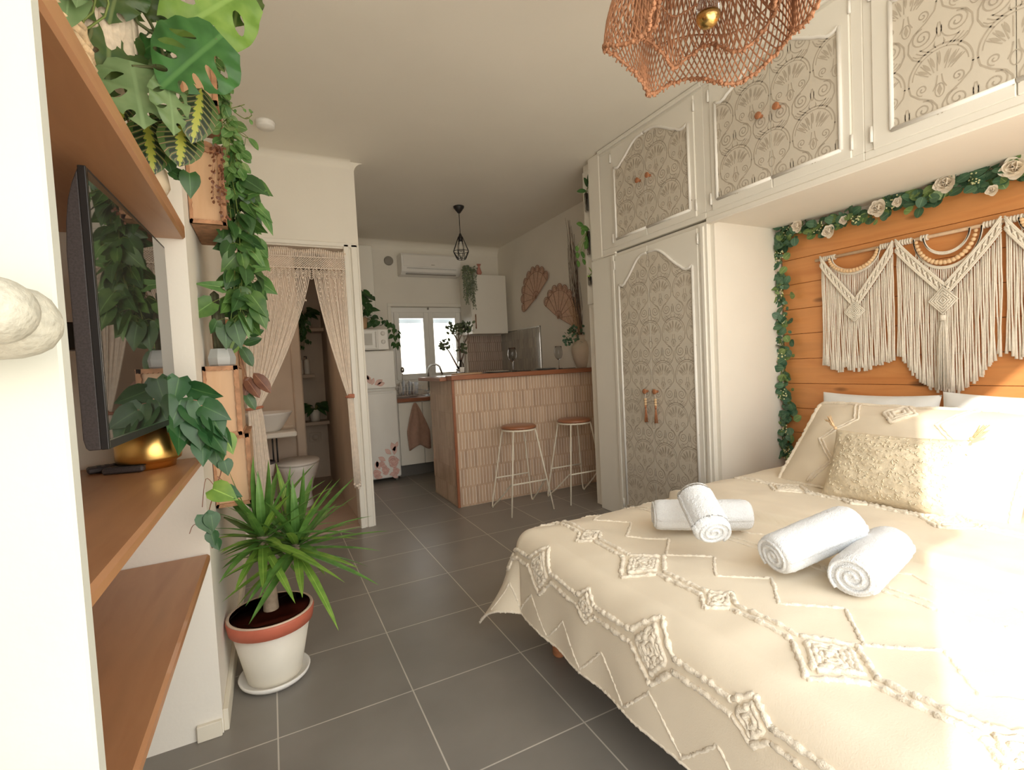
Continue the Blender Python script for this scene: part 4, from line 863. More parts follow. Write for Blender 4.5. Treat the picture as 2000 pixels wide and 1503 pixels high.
# remotes
def remote(lbl, a, b_, w, z=.886, h=.016):
    a = P(*a, Z=z); b_ = P(*b_, Z=z); a.y = min(a.y, 1.72); b_.y = min(b_.y, 1.72)
    d = (b_-a); L_ = d.length; d.normalize(); q = Matrix.Translation(a) @ V((d.x, d.y, 0)).to_track_quat('X', 'Z').to_matrix().to_4x4()
    g = MB(); g.box(0, L_, -w/2, w/2, 0, h, .004, 0, q); t = thing('remote_control', lbl, 'remote control', a, 'remotes under the television'); g.build('body', M['tvbody'], t)
    g = MB()
    for i in range(9): g.box(.02+i*L_*.09, .02+i*L_*.09+.01, -w*.28, w*.28, h, h+.0015, .0004, 0, q)
    g.build('buttons', M['black'], t)
remote('long black remote lying on the middle shelf beside the gold pot', (170, 925), (340, 900), .04)
remote('short black remote lying in front of the longer one', (205, 925), (285, 918), .035)
# ---- gold pot with heart leaf plant
px_ = P(300, 860, Y=1.655).x-.012; gp = thing('gold_pot_plant', 'heart leaf plant in a shiny gold pot on the middle shelf', 'plant', (px_, 1.655, .885))
g = MB(); g.lathe([(.0001, 0), (.060, 0), (.062, .014), (.066, .018), (.074, .022), (.076, .030), (.076, .112), (.073, .112), (.072, .09), (.0001, .088)], (px_, 1.655, .885), 48); g.build('pot', M['brass'], gp)
lf = MB(); s_ = MB(); cc = V((px_, 1.64, .99))
for (x, y, s, dx, dz) in [(350, 745, 1, .1, -1), (310, 762, 1, -.8, -.3), (335, 765, 1.1, -.1, -1), (372, 765, 1, .9, -.3), (355, 785, 1.2, .1, -1), (300, 795, 1.1, -.5, -.6), (320, 790, 1.1, -.2, -1), (385, 790, 1.1, .6, -1), (395, 800, 1, .8, -1), (350, 815, 1.2, .1, -1), (290, 820, 1, -.6, -.8), (380, 820, 1.2, .3, -1), (410, 815, 1, .5, -1), (375, 845, 1.1, .2, -1), (405, 845, 1.1, .5, -1), (425, 840, .9, .6, -1), (345, 840, 1, -.1, -1), (365, 800, 1, .4, -.8), (330, 810, 1, -.3, -1), (395, 830, 1.1, -.1, -1), (418, 860, .9, .2, -1), (395, 868, .9, -.2, -1), (308, 830, .9, -.3, -.7), (340, 750, .9, -.5, -.5)]:
    Y_ = 1.60 if x > 330 else 1.64; q = P(x, y-8, Y=Y_)
    if x <= 338: q = V((min(q.x, px_+.03)-.0, 1.66, min(q.z, 1.0) if x < 330 else q.z))
    s_.tube(smoothpath([cc, (cc+q)/2+V((0, 0, .04)), q], 4), .0016, 4); leaf(lf, q, V((dx, -.25, dz))+rv(.35), V((.25, -1, .35))+rv(.75), .082*s, .064*s, HEART, .25, .4, 0)
for (x, y, s, dx, dz, m_) in [(395, 875, .8, -.1, -1, 1), (440, 860, .8, .3, -.9, 1), (420, 885, .8, .1, -1, 0)]:
    leaf(lf, P(x, y-10, Y=1.64), (dx, -.2, dz), V((.2, -1, .4)), .075*s, .062*s, HEART, .2, .3, m_)
vp = [P(x, y, Y=1.66) for x, y in ((372, 845), (415, 880), (432, 915), (420, 955), (408, 1000), (405, 1040), (415, 1070))]; s_.tube(smoothpath([cc]+vp, 6), .0016, 5)
for (x, y, s, dx, dz, m_) in [(438, 905, .55, .2, -1, 0), (415, 960, .9, .6, -.35, 1), (432, 965, .7, .8, -.3, 0), (398, 1010, .75, .3, -1, 0), (412, 1010, .6, .1, -1, 0), (412, 1045, .5, .2, -1, 0), (420, 1060, .4, .3, -1, 0)]:
    leaf(lf, P(x, y-6, Y=1.64), (dx, -.2, dz), V((.2, -1, .4))+rv(.3), .085*s, .075*s, HEART, .2, .2, m_)
for pts in ([(420, 950), (402, 935), (395, 990)], [(425, 930), (440, 945), (445, 975)], [(398, 1020), (378, 1025), (370, 1042)]): s_.tube(smoothpath([P(x, y, Y=1.65) for x, y in pts], 5), .001, 4)
s_.build('stems', M['rstem'], gp); lf.build('foliage', [G['phil'], G['lime']], gp, recalc=False)
# ---- wooden wall boxes
def wbox(lbl, y0, y1, z0, z1, w=.105):
    t = thing('wooden_wall_box', lbl, 'wall box', (-.2, y0, z0), 'wooden boxes stepping along the left wall'); x0, x1 = -.198, -.2+w
    g = MB(); g.box(x0, x1, y0+.008, y1, z0+.008, z1-.008, .003); g.build('body', M['lightwood'], t)
    g = MB(); e = .007
    pts = []
    n = 22
    for i in range(n+1): pts.append((x0+(x1-x0)*i/n, z1-.012-.004*abs(math.sin(i*2.1))))
    g.prism([(x0, z1)]+[(x1, z1)]+pts[::-1], lambda u, v, tt: (u, y0-.001+tt, v), 0, .01)
    pts = [(x0+(x1-x0)*i/n, z0+.010+.004*abs(math.sin(i*1.7))) for i in range(n+1)]
    g.prism([(x0, z0)]+pts+[(x1, z0)], lambda u, v, tt: (u, y0-.001+tt, v), 0, .01)
    g.box(x0, x1+.002, y0, y1, z1-.008, z1, .002); g.box(x0, x1+.002, y0, y1, z0, z0+.008, .002)
    pts = [(x1-.010-.004*abs(math.sin(i*1.9)), z0+(z1-z0)*i/n) for i in range(n+1)]
    g.prism(pts+[(x1+.002, z1), (x1+.002, z0)], lambda u, v, tt: (u, y0-.001+tt, v), 0, .01)
    pts = [(x0+.007+.003*abs(math.sin(i*1.3)), z0+(z1-z0)*i/n) for i in range(n+1)]
    g.prism(pts+[(x0, z1), (x0, z0)], lambda u, v, tt: (u, y0-.001+tt, v), 0, .01)
    g.build('rough_edging', M['bark'], t)
wbox('pale wooden wall box carrying the blue grey cactus pot', 1.90, 2.18, .925, 1.165)
wbox('pale wooden wall box directly behind the cactus', 2.34, 2.60, 1.03, 1.325)
wbox('lowest wooden wall box, behind the yucca leaves', 2.0, 2.30, .66, .918, .12)
wbox('large wooden wall box seen from below under the maranta plant', 1.88, 2.18, 1.635, 1.885)
wbox('topmost wooden wall box, behind the big split leaves', 1.88, 2.15, 2.03, 2.29)
# cactus pot
cx_, cy_ = P(434, 713, Y=2.0).x, 2.0
ct = thing('cactus_pot', 'dark ribbed cactus in a faceted blue grey pot on a wooden wall box', 'cactus', (cx_, cy_, 1.166))
g = MB(); g.lathe([(.0001, 0), (.036, 0), (.042, .006), (.045, .03), (.034, .062), (.031, .062), (.0001, .05)], (cx_, cy_, 1.166), 7); po = g.build('pot', M['greyp'], ct); [setattr(p_, 'use_smooth', False) for p_ in po.data.polygons]
g = MB()
for (dx, h, r_) in ((-.008, .20, .014), (.008, .13, .011)):
    for k in range(5): a = k*2*PI/5; g.tube([(cx_+dx+r_*.5*math.cos(a), cy_+r_*.5*math.sin(a), 1.22), (cx_+dx+r_*.5*math.cos(a), cy_+r_*.5*math.sin(a), 1.22+h), (cx_+dx, cy_, 1.22+h+.012)], [r_*.6, r_*.6, .002], 6)
g.build('cactus_column', mat('cactus_skin', (.09, .09, .05), .6, var=.3, vs=40), ct)
# trailing mass down the wall edge
def T(lst, Y=2.05): return [P(x, y, Y=Y) for x, y in lst]
t = thing('trailing_ivy', 'small leaved variegated ivy trailing down from the topmost wall box', 'plant', (-.12, 2.0, 2.3))
lf = MB(); s_ = MB()
g = MB(); g.lathe([(.0001, 0), (.035, 0), (.045, .07), (.041, .07), (.0001, .06)], (-.15, 2.02, 2.291), 16); g.build('pot', M['potw'], t)
top_ = V((-.13, 2.0, 2.37))
for pl_ in ([(420, 120), (438, 180), (445, 240), (450, 300), (455, 350)], [(415, 110), (432, 190), (440, 260), (448, 330)], [(425, 150), (450, 210), (455, 280), (465, 330)], [(430, 180), (440, 250), (460, 300), (468, 345)], [(420, 130), (436, 200), (446, 270), (452, 340), (460, 380)]):
    vine(lf, s_, [top_]+T(pl_, 1.95), .022, .038, .030, OVAL, .012, .0013, (0, 1, 0), pet=.014, spread=1.0)
vine(lf, s_, T([(445, 205), (462, 222), (480, 232), (492, 225)], 1.95), .03, .02, .014, OVAL, .004)
vine(lf, s_, T([(452, 240), (470, 262), (485, 270)], 1.95), .03, .045, .035, OVAL, .006)
vine(lf, s_, T([(440, 215), (465, 208), (478, 204)], 1.95), .04, .02, .012, OVAL, .004)
s_.build('stems', M['stem'], t); lf.build('foliage', [G['arrow'], G['euc2']], t, recalc=False)
t = thing('hanging_pothos', 'dense green hanging pothos beside the macrame doorway curtain', 'plant', (-.12, 2.05, 1.885))
lf = MB(); s_ = MB(); g = MB(); g.lathe([(.0001, 0), (.033, 0), (.045, .06), (.041, .06), (.0001, .05)], (-.14, 2.03, 1.8855), 16); g.build('pot', M['potw'], t)
top_ = V((-.13, 2.03, 1.945))
for k in range(7):
    xo = R.uniform(-16, 18); pl_ = [(447+xo*.5, 330), (462+xo, 400), (468+xo, 470), (472+xo, 540), (468+xo*1.3, 600+R.uniform(-20, 45))]
    vine(lf, s_, [top_]+T(pl_, R.uniform(1.95, 2.12)), .026, .070, .054, HEART, .02, .0016, (0, 0, 1, 1, 2), pet=.024, spread=1)
for (x, y, s, dx, dz, m_) in [(415, 590, 1.15, -.8, -.6, 0), (490, 575, 1.1, .5, -.8, 0), (500, 600, 1.0, .4, -1, 0), (440, 635, 1.0, .0, -1, 1), (458, 630, 1.1, .2, -1, 1), (505, 405, .8, .8, -.9, 2), (515, 420, .9, .4, -1, 2), (498, 495, .8, .8, -1.4, 2), (430, 560, .9, -.7, .1, 2), (485, 380, .8, .6, .2, 2), (478, 350, 1.1, .6, -.4, 1), (500, 525, .6, 1, .1, 2), (480, 620, .9, .1, -1, 2)]:
    q = P(x, y, Y=1.95); s_.tube([P(468, y-25, Y=2.0), q], .0014, 4); leaf(lf, q, (dx, -.2, dz), V((.2, -1, .3)), .085*s, .062*s, HEART if m_ < 2 else ARROW, .18, .3, m_)
s_.build('stems', M['stem'], t); lf.build('foliage', [G['pothos'], G['pothosd'], G['arrow']], t, recalc=False)
t = thing('trailing_arrowhead_vine', 'thin vine with a few red and green leaves in front of the curtain', 'plant', (-.1, 2.1, 1.325))
lf = MB(); s_ = MB(); g = MB(); g.lathe([(.0001, 0), (.03, 0), (.038, .05), (.034, .05), (.0001, .04)], (-.145, 2.45, 1.326), 14); g.build('pot', M['bark'], t)
s_.tube(smoothpath([V((-.145, 2.45, 1.37))]+T([(455, 650), (468, 690), (480, 730), (490, 770), (500, 800)], 2.2), 6), .0015, 5)
for (x, y, s, dx, dz, m_) in [(470, 675, .9, .5, -1, 0), (468, 660, .7, -.5, -1, 1), (475, 672, .7, .9, .3, 0), (478, 735, 1, .3, -.5, 2), (495, 728, 1, .6, -.8, 2), (490, 735, .8, -.3, -.9, 2), (478, 765, .8, .5, -1, 0), (485, 655, .6, .8, .3, 0), (462, 640, 1, -.3, -1, 0)]:
    leaf(lf, P(x, y, Y=2.15), (dx, -.2, dz), V((.3, -1, .2)), .10*s, .05*s, OVAL, .2, .3, m_)
s_.build('stems', M['rstem'], t); lf.build('foliage', [G['pothosd'], G['lime'], G['red']], t, recalc=False)
# tiny string of red-brown leaves hanging over the large box
t = thing('string_of_hearts', 'thin reddish trailing strings over the large wooden wall box', 'plant', (-.12, 1.9, 1.886)); lf = MB(); s_ = MB()
for k in range(6):
    x = R.uniform(405, 440); vine(lf, s_, [(-.12, 1.93, 1.90)]+T([(x, 290), (x+R.uniform(-5, 5), 350), (x+R.uniform(-6, 6), 400+R.uniform(-20, 60))], 1.855), .017, .011, .009, OVAL, .005, .0005, pet=.006)
g = MB(); g.lathe([(.0001, 0), (.02, 0), (.028, .03), (.0001, .028)], (-.15, 1.93, 1.8855), 12); g.build('pot', M['bark'], t)
s_.build('strings', M['rstem'], t); lf.build('leaves', [G['red']], t, recalc=False)
# ---- things on the top shelf
TS = 1.592
g = MB(); bx_, by_ = -.355, 1.09
prof = [(.0001, 0), (.085, 0), (.10, .05), (.105, .12), (.10, .20), (.093, .20), (.085, .02)]
g.lathe(prof, (bx_, by_, TS), 30)
for i in range(10):
    z = TS+.01+.02*i; r_ = .089+.018*math.sin(PI*min(1, (i+1)/10)); g.tube([(bx_+(r_+.003*((k+i) % 2))*math.cos(k*PI/18), by_+(r_+.003*((k+i) % 2))*math.sin(k*PI/18), z) for k in range(36)], .009, 5, close=True)
tag(g.build('straw_basket', M['basket'], loc=(bx_, by_, TS)), 'woven straw basket on the top shelf at the left', 'basket')
g = MB(); fx = P(205, 50, Y=1.42)
for k in range(26):
    a = k*2.4; g.tube(smoothpath([(fx.x-.03, 1.52, TS+.1), (fx.x+.02*math.cos(a), 1.46+.02*math.sin(a), TS+.28), (fx.x+.045*math.cos(a), 1.43+.03*math.sin(a), fx.z-.02-.02*(k % 3)), (fx.x+.05*math.cos(a), 1.42+.03*math.sin(a), fx.z+.16)], 4), [.006, .009, .012, .014, .016, .017, .018, .018, .016, .014, .012, .008, .004], 6)
g.tube([(fx.x-.03, 1.52, TS), (fx.x-.03, 1.52, TS+.12)], .02, 10)
tag(g.build('dried_plume', M['fluff'], loc=(fx.x-.03, 1.52, TS)), 'pale fluffy dried plume standing behind the split leaves', 'dried flowers')
g = MB(); q = P(228, 262, Y=1.52); g.lathe([(.0001, 0), (.05, 0), (.065, .03), (.06, .07), (.045, .085), (.04, .08), (.0001, .06)], (-.262, 1.52, TS), 28)
mpt = thing('maranta_plant', 'prayer plant with red veined patterned leaves hanging off the top shelf', 'plant', (-.262, 1.52, TS)); g.build('pot', mat('cream_gloss_pot', (.66, .55, .40), .2), mpt)
top_ = V((-.262, 1.52, TS+.07)); s_ = MB()
for (bx0, by0, tx0, ty0, W, Yb, nz) in [(285, 222, 300, 330, .095, 1.47, 0), (395, 172, 378, 268, .085, 1.42, 0), (355, 236, 352, 315, .10, 1.44, 0), (228, 165, 240, 228, .07, 1.48, 1), (330, 205, 322, 255, .075, 1.50, 1), (250, 232, 330, 262, .05, 1.50, 1)]:
    q = P(bx0, by0, Y=Yb); e = P(tx0, ty0, Y=Yb-.03); s_.tube(smoothpath([top_, (top_+q)/2+V((0, 0, .03)), q], 4), .002, 5)
    lf = MB(); leaf(lf, q, e-q, V((.35, -1, .35 if nz == 0 else .9)), (e-q).length*1.05, W*1.0, OVAL, .12, .25); lf.build('leaf', G['maranta'], mpt, recalc=False)
s_.build('stems', M['rstem'], mpt)
# ---- monstera: leaves with real splits and holes
def mleaf(base, tip, nrm, W, m_, parent, bend=.3, holes=4, seed=0):
    base = V(base); tip = V(tip); L_ = (tip-base).length; d = (tip-base).normalized(); nrm = V(nrm); nrm = (nrm-d*nrm.dot(d)).normalized(); s = d.cross(nrm)
    wf = lambda t: max(0, math.sin(PI*min(1, (t+.02)**.66)))**.72
    out = []; nn = 26
    rr_ = random.Random(seed)
    notch = {0: (rr_.uniform(.5, .7), .035, .45), 1: (rr_.uniform(.3, .45), .03, .38)}
    for side in (1, -1):
        pts = []
        for i in range(nn+1):
            t = i/nn; w = wf(t)*.5*W/L_
            if rr_.random() < 2 and side == (1 if seed % 2 else -1):
                c0, hw, dp = notch[0]
                if abs(t-c0) < hw: w *= 1-dp*(1-abs(t-c0)/hw)
            pts.append((side*w, t-.10*math.exp(-(t/.06)**2)*min(1, w*9)))
        if side == 1: out += pts
        else: out += pts[-2:0:-1]
    verts = [V((a, b)) for a, b in out]; n0 = len(verts); edges = [(i, (i+1) % n0) for i in range(n0)]; hl = []
    for side in (1, -1):
        for k in range(holes):
            t = .22+.56*k/max(1, holes-1)+rr_.uniform(-.02, .02); w = wf(t)*.5*W/L_
            if w < .12 or rr_.random() < .12: continue
            cx0 = side*w*.52; cy0 = t+.04; a = side*.0+math.atan2(.55, side*1.0); ra = w*.30; rb = .032+.018*rr_.random()
            e = [(cx0+ra*math.cos(q)*math.cos(a)-rb*math.sin(q)*math.sin(a), cy0+ra*math.cos(q)*math.sin(a)+rb*math.sin(q)*math.cos(a)) for q in [j*PI/6 for j in range(12)]]
            o_ = len(verts); verts += [V(x) for x in e]; edges += [(o_+j, o_+(j+1) % 12) for j in range(12)]; hl.append(e)
    for i in range(-9, 10):
        for j in range(1, 20):
            a, b_ = i*.055, j*.05
            if in_poly(a, b_, out) and not any(in_poly(a, b_, h) for h in hl): verts.append(V((a, b_)))
    r_ = geometry.delaunay_2d_cdt(verts, edges, [], 0, 1e-5); vs2, fs2 = r_[0], r_[2]; mb = MB(); keep = []
    for f in fs2:
        x = sum(vs2[i].x for i in f)/len(f); y = sum(vs2[i].y for i in f)/len(f)
        if in_poly(x, y, out) and not any(in_poly(x, y, h) for h in hl): keep.append(tuple(f))
    pts = []; uv = []
    for v in vs2:
        a, b_ = v.x*L_, v.y*L_; aa = abs(v.x)/(.5*W/L_+1e-6)
        pts.append(base+d*b_+s*a+nrm*(.10*W*aa-.10*W*aa*aa*1.4-bend*L_*v.y*v.y*.5+.006*math.sin(v.y*26+aa*5)*aa)); uv.append((.5+v.x*.5/(.5*W/L_), v.y))
    mb.add(pts, keep, 0, True, uv); return mb.build('leaf', m_, parent, recalc=False)
mo = thing('monstera_plant', 'big monstera with perforated split leaves above the top shelf', 'plant', (-.42, 1.36, TS))
g = MB(); g.lathe([(.0001, 0), (.06, 0), (.075, .13), (.07, .13), (.0001, .11)], (-.42, 1.36, TS), 24); g.build('pot', M['potw'], mo)
ml = [((330, -30), (311, 82), (.2, -1, .2), .0, None)]
def ML(b_, t_, W, m_, nz, Yb=1.40, Yt=1.36, **k): return mleaf(P(*b_, Y=Yb), P(*t_, Y=Yt), nz, W, G[m_], mo, **k)
ML((475, -18), (309, 80), .19, 'monl', (.35, -1, -.1), 1.42, 1.38, seed=1, holes=3, bend=.1)
ML((425, 76), (312, 166), .185, 'mon', (.25, -1, .25), 1.36, 1.33, seed=2, holes=4, bend=.15)
ML((258, 128), (280, 236), .15, 'monp', (.15, -1, .3), 1.38, 1.32, seed=4, holes=3)
ML((352, 150), (262, 108), .13, 'monp', (.1, -1, .4), 1.44, 1.42, seed=5, holes=3)
ML((326, 158), (347, 255), .085, 'monp', (.6, -1, .1), 1.36, 1.32, seed=6, holes=3)
ML((212, 30), (216, 182), .15, 'mond', (.5, -1, 0), 1.40, 1.36, seed=7, holes=3)
ML((240, -60), (212, 36), .12, 'mond', (.2, -1, .1), 1.38, 1.36, seed=8, holes=2)
ML((300, -45), (255, 30), .14, 'mond', (.2, -1, .1), 1.42, 1.40, seed=9, holes=2)
ML((470, -60), (465, 45), .13, 'mond', (.5, -1, .1), 1.46, 1.44, seed=10, holes=2)
ML((325, 70), (250, 110), .07, 'mon', (.1, -1, .5), 1.44, 1.42, seed=12, holes=2)
ML((335, 80), (370, 100), .06, 'mon', (.1, -1, .5), 1.46, 1.44, seed=13, holes=1)
g = MB(); J = P(308, 72, Y=1.42); pb = V((-.42, 1.36, TS+.1))
for pts in ([pb, P(235, 20, Y=1.40), P(270, 45, Y=1.41), J], [P(250, -20, Y=1.42), P(285, 30, Y=1.42), J], [J, P(345, 75, Y=1.40), P(425, 78, Y=1.36)], [J, P(320, 110, Y=1.40), P(330, 140, Y=1.38)], [P(330, 140, Y=1.38), P(300, 132, Y=1.38), P(258, 130, Y=1.38)], [P(200, 10, Y=1.4), P(215, 30, Y=1.4)], [P(280, -10, Y=1.42), P(215, 35, Y=1.4)], [pb, P(170, 60, Y=1.36), P(170, 90, Y=1.34)], [J, P(300, 110, Y=1.4), P(305, 140, Y=1.4)], [J, P(390, 20, Y=1.44), P(475, -18, Y=1.42)]):
    g.tube(smoothpath(pts, 6), .0038, 6)
g.build('leaf_stalks', mat('monstera_stalk', (.11, .13, .05), .5, var=.2), mo)
cl = thing('calathea_plant', 'long narrow green leaves in the straw basket on the top shelf', 'plant', (-.34, 1.12, TS+.02)); lf = MB(); s_ = MB()
for (b_, t_, W, m_) in [((140, -60), (127, 55), .06, 0), ((115, -60), (106, 30), .035, 1), ((160, -80), (150, 10), .05, 0), ((100, -50), (88, 0), .04, 1), ((185, -70), (178, -5), .05, 1), ((75, -40), (105, 5), .03, 0)]:
    a = P(*b_, Y=1.06); b2 = P(*t_, Y=1.02); s_.tube(smoothpath([(-.34, 1.12, TS+.1), (a.x, 1.1, a.z-.06), a], 4), .002, 5); leaf(lf, a, b2-a, (.4, -1, .1), (b2-a).length, W, LANCE, .15, .1, m_)
s_.build('stems', M['stem'], cl); lf.build('leaves', [G['monp'], G['mond']], cl, recalc=False)
t = thing('heart_leaf_vine', 'short vine with two heart leaves hanging below the prayer plant', 'plant', (-.23, 1.56, TS)); lf = MB(); s_ = MB()
s_.tube(smoothpath([(-.235, 1.56, TS+.002), P(318, 290, Y=1.5), P(335, 330, Y=1.5), P(352, 345, Y=1.5)], 5), .0014, 5)
for (x, y, dx, dz, s) in [(322, 300, .3, -1, .7), (370, 338, .0, -1, .8), (335, 335, .8, -.4, .6), (340, 345, .7, .2, .4)]: leaf(lf, P(x, y, Y=1.49), (dx, -.1, dz), (.2, -1, .3), .08*s, .06*s, HEART)
s_.build('stems', M['stem'], t); lf.build('leaves', G['pothosd'], t, recalc=False)
# ================================================================ YUCCA on the floor
YX, YY = -.05, 1.985
yc = thing('yucca_plant', 'spiky yucca palm in a cream pot with terracotta rim on the floor', 'plant', (YX, YY, 0))
g = MB(); g.lathe([(.0001, .004), (.105, .004), (.118, .016), (.122, .028), (.118, .030), (.108, .018), (.0001, .012)], (YX, YY, 0), 40); g.build('saucer', M['white'], yc)
g = MB(); g.lathe([(.0001, .014), (.088, .014), (.092, .02), (.132, .212), (.0001, .212)], (YX, YY, 0), 44); g.build('pot', M['potw'], yc)
g = MB(); g.lathe([(.131, .210), (.142, .212), (.148, .25), (.146, .258)], (YX, YY, 0), 44, 0); g.lathe([(.146, .258), (.141, .262), (.135, .26)], (YX, YY, 0), 44, 1); g.lathe([(.135, .26), (.130, .225), (.127, .205)], (YX, YY, 0), 44, 0)
ro = g.build('rim', [M['terra'], mat('pale_lip', (.72, .54, .42), .5)], yc); ro.modifiers.new('s', 'SOLIDIFY').thickness = .003
g = MB(); g.lathe([(.0001, .222), (.06, .222), (.132, .215)], (YX, YY, 0), 30); g.build('soil', M['soil'], yc)
g = MB(); b0 = V((YX, YY, .205)); sp0 = P(520, 1110, Y=1.985); h1 = P(512, 1045, Y=1.98); h2 = P(578, 1060, Y=1.98)
g.tube(smoothpath([b0, b0.lerp(sp0, .5)+V((.004, 0, 0)), sp0, h1], 6), [.030, .029, .028, .027, .026, .025, .025, .024, .024, .024, .024, .024, .024, .023, .023, .022, .021, .020, .018], 12)
g.tube(smoothpath([b0.lerp(sp0, .62), P(545, 1120, Y=1.985), h2-V((.01, 0, .03)), h2], 6), [.016, .017, .018, .018, .018, .018, .018, .018, .018, .018, .018, .018, .018, .017, .016, .015, .014, .013, .012], 10)
g.ball(P(537, 1105, Y=1.96), .014); g.build('trunk', M['trunk'], yc)
lf = MB(); bl = [(0, .75, 0), (.12, .9, 0), (.4, 1, 0), (.65, .8, 0), (.85, .42, 0), (1, 0, 0)]
for hd, n, L0 in ((h1, 46, .31), (h2, 46, .31)):
    for i in range(n):
        a = i*2.39996; el = 1.45-1.95*(i/n)**.8; d = V((math.cos(a)*math.cos(el), math.sin(a)*math.cos(el), math.sin(el)))
        if d.y > .2: d.y *= .8
        L_ = L0*R.uniform(.85, 1.12)*(.8 if i < 6 else 1); q = hd+V((d.x, d.y, .4*d.z))*.014+V((0, 0, -.05*(i/n)+.01))
        x_end = q.x+d.x*L_
        if x_end < -.19: d = (d+V((.0, -.5, .0))).normalized(); L_ *= .8
        if q.x+d.x*L_ < -.19: L_ = max(.1, (q.x+.19)/max(.05, -d.x))
        leaf(lf, q, d, (0, 0, 1) if abs(d.z) < .9 else (d.x, d.y, .1), L_, .030, bl, .35, R.uniform(.1, .5), 0 if R.random() < .7 else 1)
lf.build('blades', [G['yucca'], G['lime']], yc, recalc=False)
# ================================================================ MACRAME DOORWAY CURTAIN
CY = 3.525
mc = thing('macrame_curtain', 'cream macrame door curtain tied back on both sides of the bathroom doorway', 'curtain', (.17, CY, .2))
L0x, L1x, zt_ = -.17, .522, 1.955
g = MB(); g.tube([(L0x-.005, CY+.004, zt_-.008), (L1x+.005, CY+.004, zt_-.008)], .006, 8); g.build('rod', M['palewood'], mc)
g = MB(); n = 58
for i in range(n):
    x = L0x+(L1x-L0x)*(i+.5)/n; zz = zt_+.006*math.sin(i*.33)+.004*R.random()
    g.tube([(x, CY, zz+.006), (x, CY-.010, zz-.004), (x, CY-.008, zz-.045)], .0048, 5)
w_ = .0155
for i in range(-6, 50):
    x = L0x+w_*i
    for s in (1, -1):
        pts = []
        for k in range(9):
            xx = x+s*w_*.62*k; z = 1.908-.0085*k
            if L0x <= xx <= L1x: pts.append((xx, CY-.004+.003*((k+i) % 2), z))
        if len(pts) > 1: g.tube(pts, .0023, 4)
g.tube([(L0x, CY-.006, 1.912), (L1x, CY-.006, 1.912)], .0045, 6); g.tube([(L0x, CY-.006, 1.838), (L1x, CY-.006, 1.838)], .004, 6)
g.build('knotted_header', M['cordp'], mc)
g = MB()
for i in range(14):   # knotted points below the header
    xc = L0x+.03+(L1x-L0x-.06)*i/13
    for k in range(5):
        for s in (-1, 1): g.tube([(xc+s*.022, CY-.006, 1.838-.012*k), (xc+s*.003, CY-.009, 1.818-.014*k)], .003, 4)
    if .255 < xc < .335: continue
    for k in range(7): g.ball((xc+R.uniform(-.004, .004), CY-.01, 1.80-.03*k), .0065, 0, 5)
g.build('knotted_points', M['cordp'], mc)
tl, tr = P(497, 797, Y=CY), P(683, 773, Y=CY)
def drape(name, xa, xb, tie, tw, zend, n, side):
    g = MB()
    for i in range(n):
        f = (i+.5)/n; x0 = xa+(xb-xa)*f; xt = tie.x+(f-.5)*tw; y = CY+R.uniform(-.004, .004)
        p0 = V((x0, y, 1.822)); p3 = V((xt, y, tie.z+.01)); c1 = V((x0+(xt-x0)*.22, y, 1.84-(1.84-tie.z)*.42)); c2 = V((x0+(xt-x0)*.72, y, tie.z+(1.84-tie.z)*.20))
        pts = [((1-t)**3)*p0+3*t*(1-t)**2*c1+3*t*t*(1-t)*c2+t**3*p3 for t in [k/10 for k in range(11)]]
        if i % 4 == 0: pts = [p+V((0, -.012*math.sin(PI*k/10), 0)) for k, p in enumerate(pts)]
        sp2 = .9 if side < 0 else 1.0
        pts += [V((tie.x+(f-.5)*tw*1.25*sp2+.006, y, tie.z-.06)), V((tie.x+(f-.5)*tw*1.4+.012, y, (tie.z+zend)/2)), V((tie.x+(f-.5)*tw*1.5+.016, y, zend+R.uniform(0, .05)))]
        g.tube(pts, .0034 if i % 3 else .0044, 6)
        if i % 2 == 0: g.ball(pts[-1], .008, 0, 5)
    g.build(name, M['cordp'], mc)
drape('left_strands', L0x, .30, tl, .075, .22, 42, -1)
drape('right_strands', .305, L1x, tr, .03, .30, 20, 1)
for tt, w_ in ((tl, .045), (tr, .022)):
    g = MB(); g.tube([(tt.x+w_*math.cos(a*PI/8), CY+.022*math.sin(a*PI/8), tt.z+.006*math.cos(a*PI/8)) for a in range(16)], .009, 6, close=True)
    if tt is tr: g.box(tt.x-.012, tt.x+.03, CY-.026, CY-.018, tt.z-.014, tt.z+.014, .003)
    g.build('tieback', M['tie'], mc)
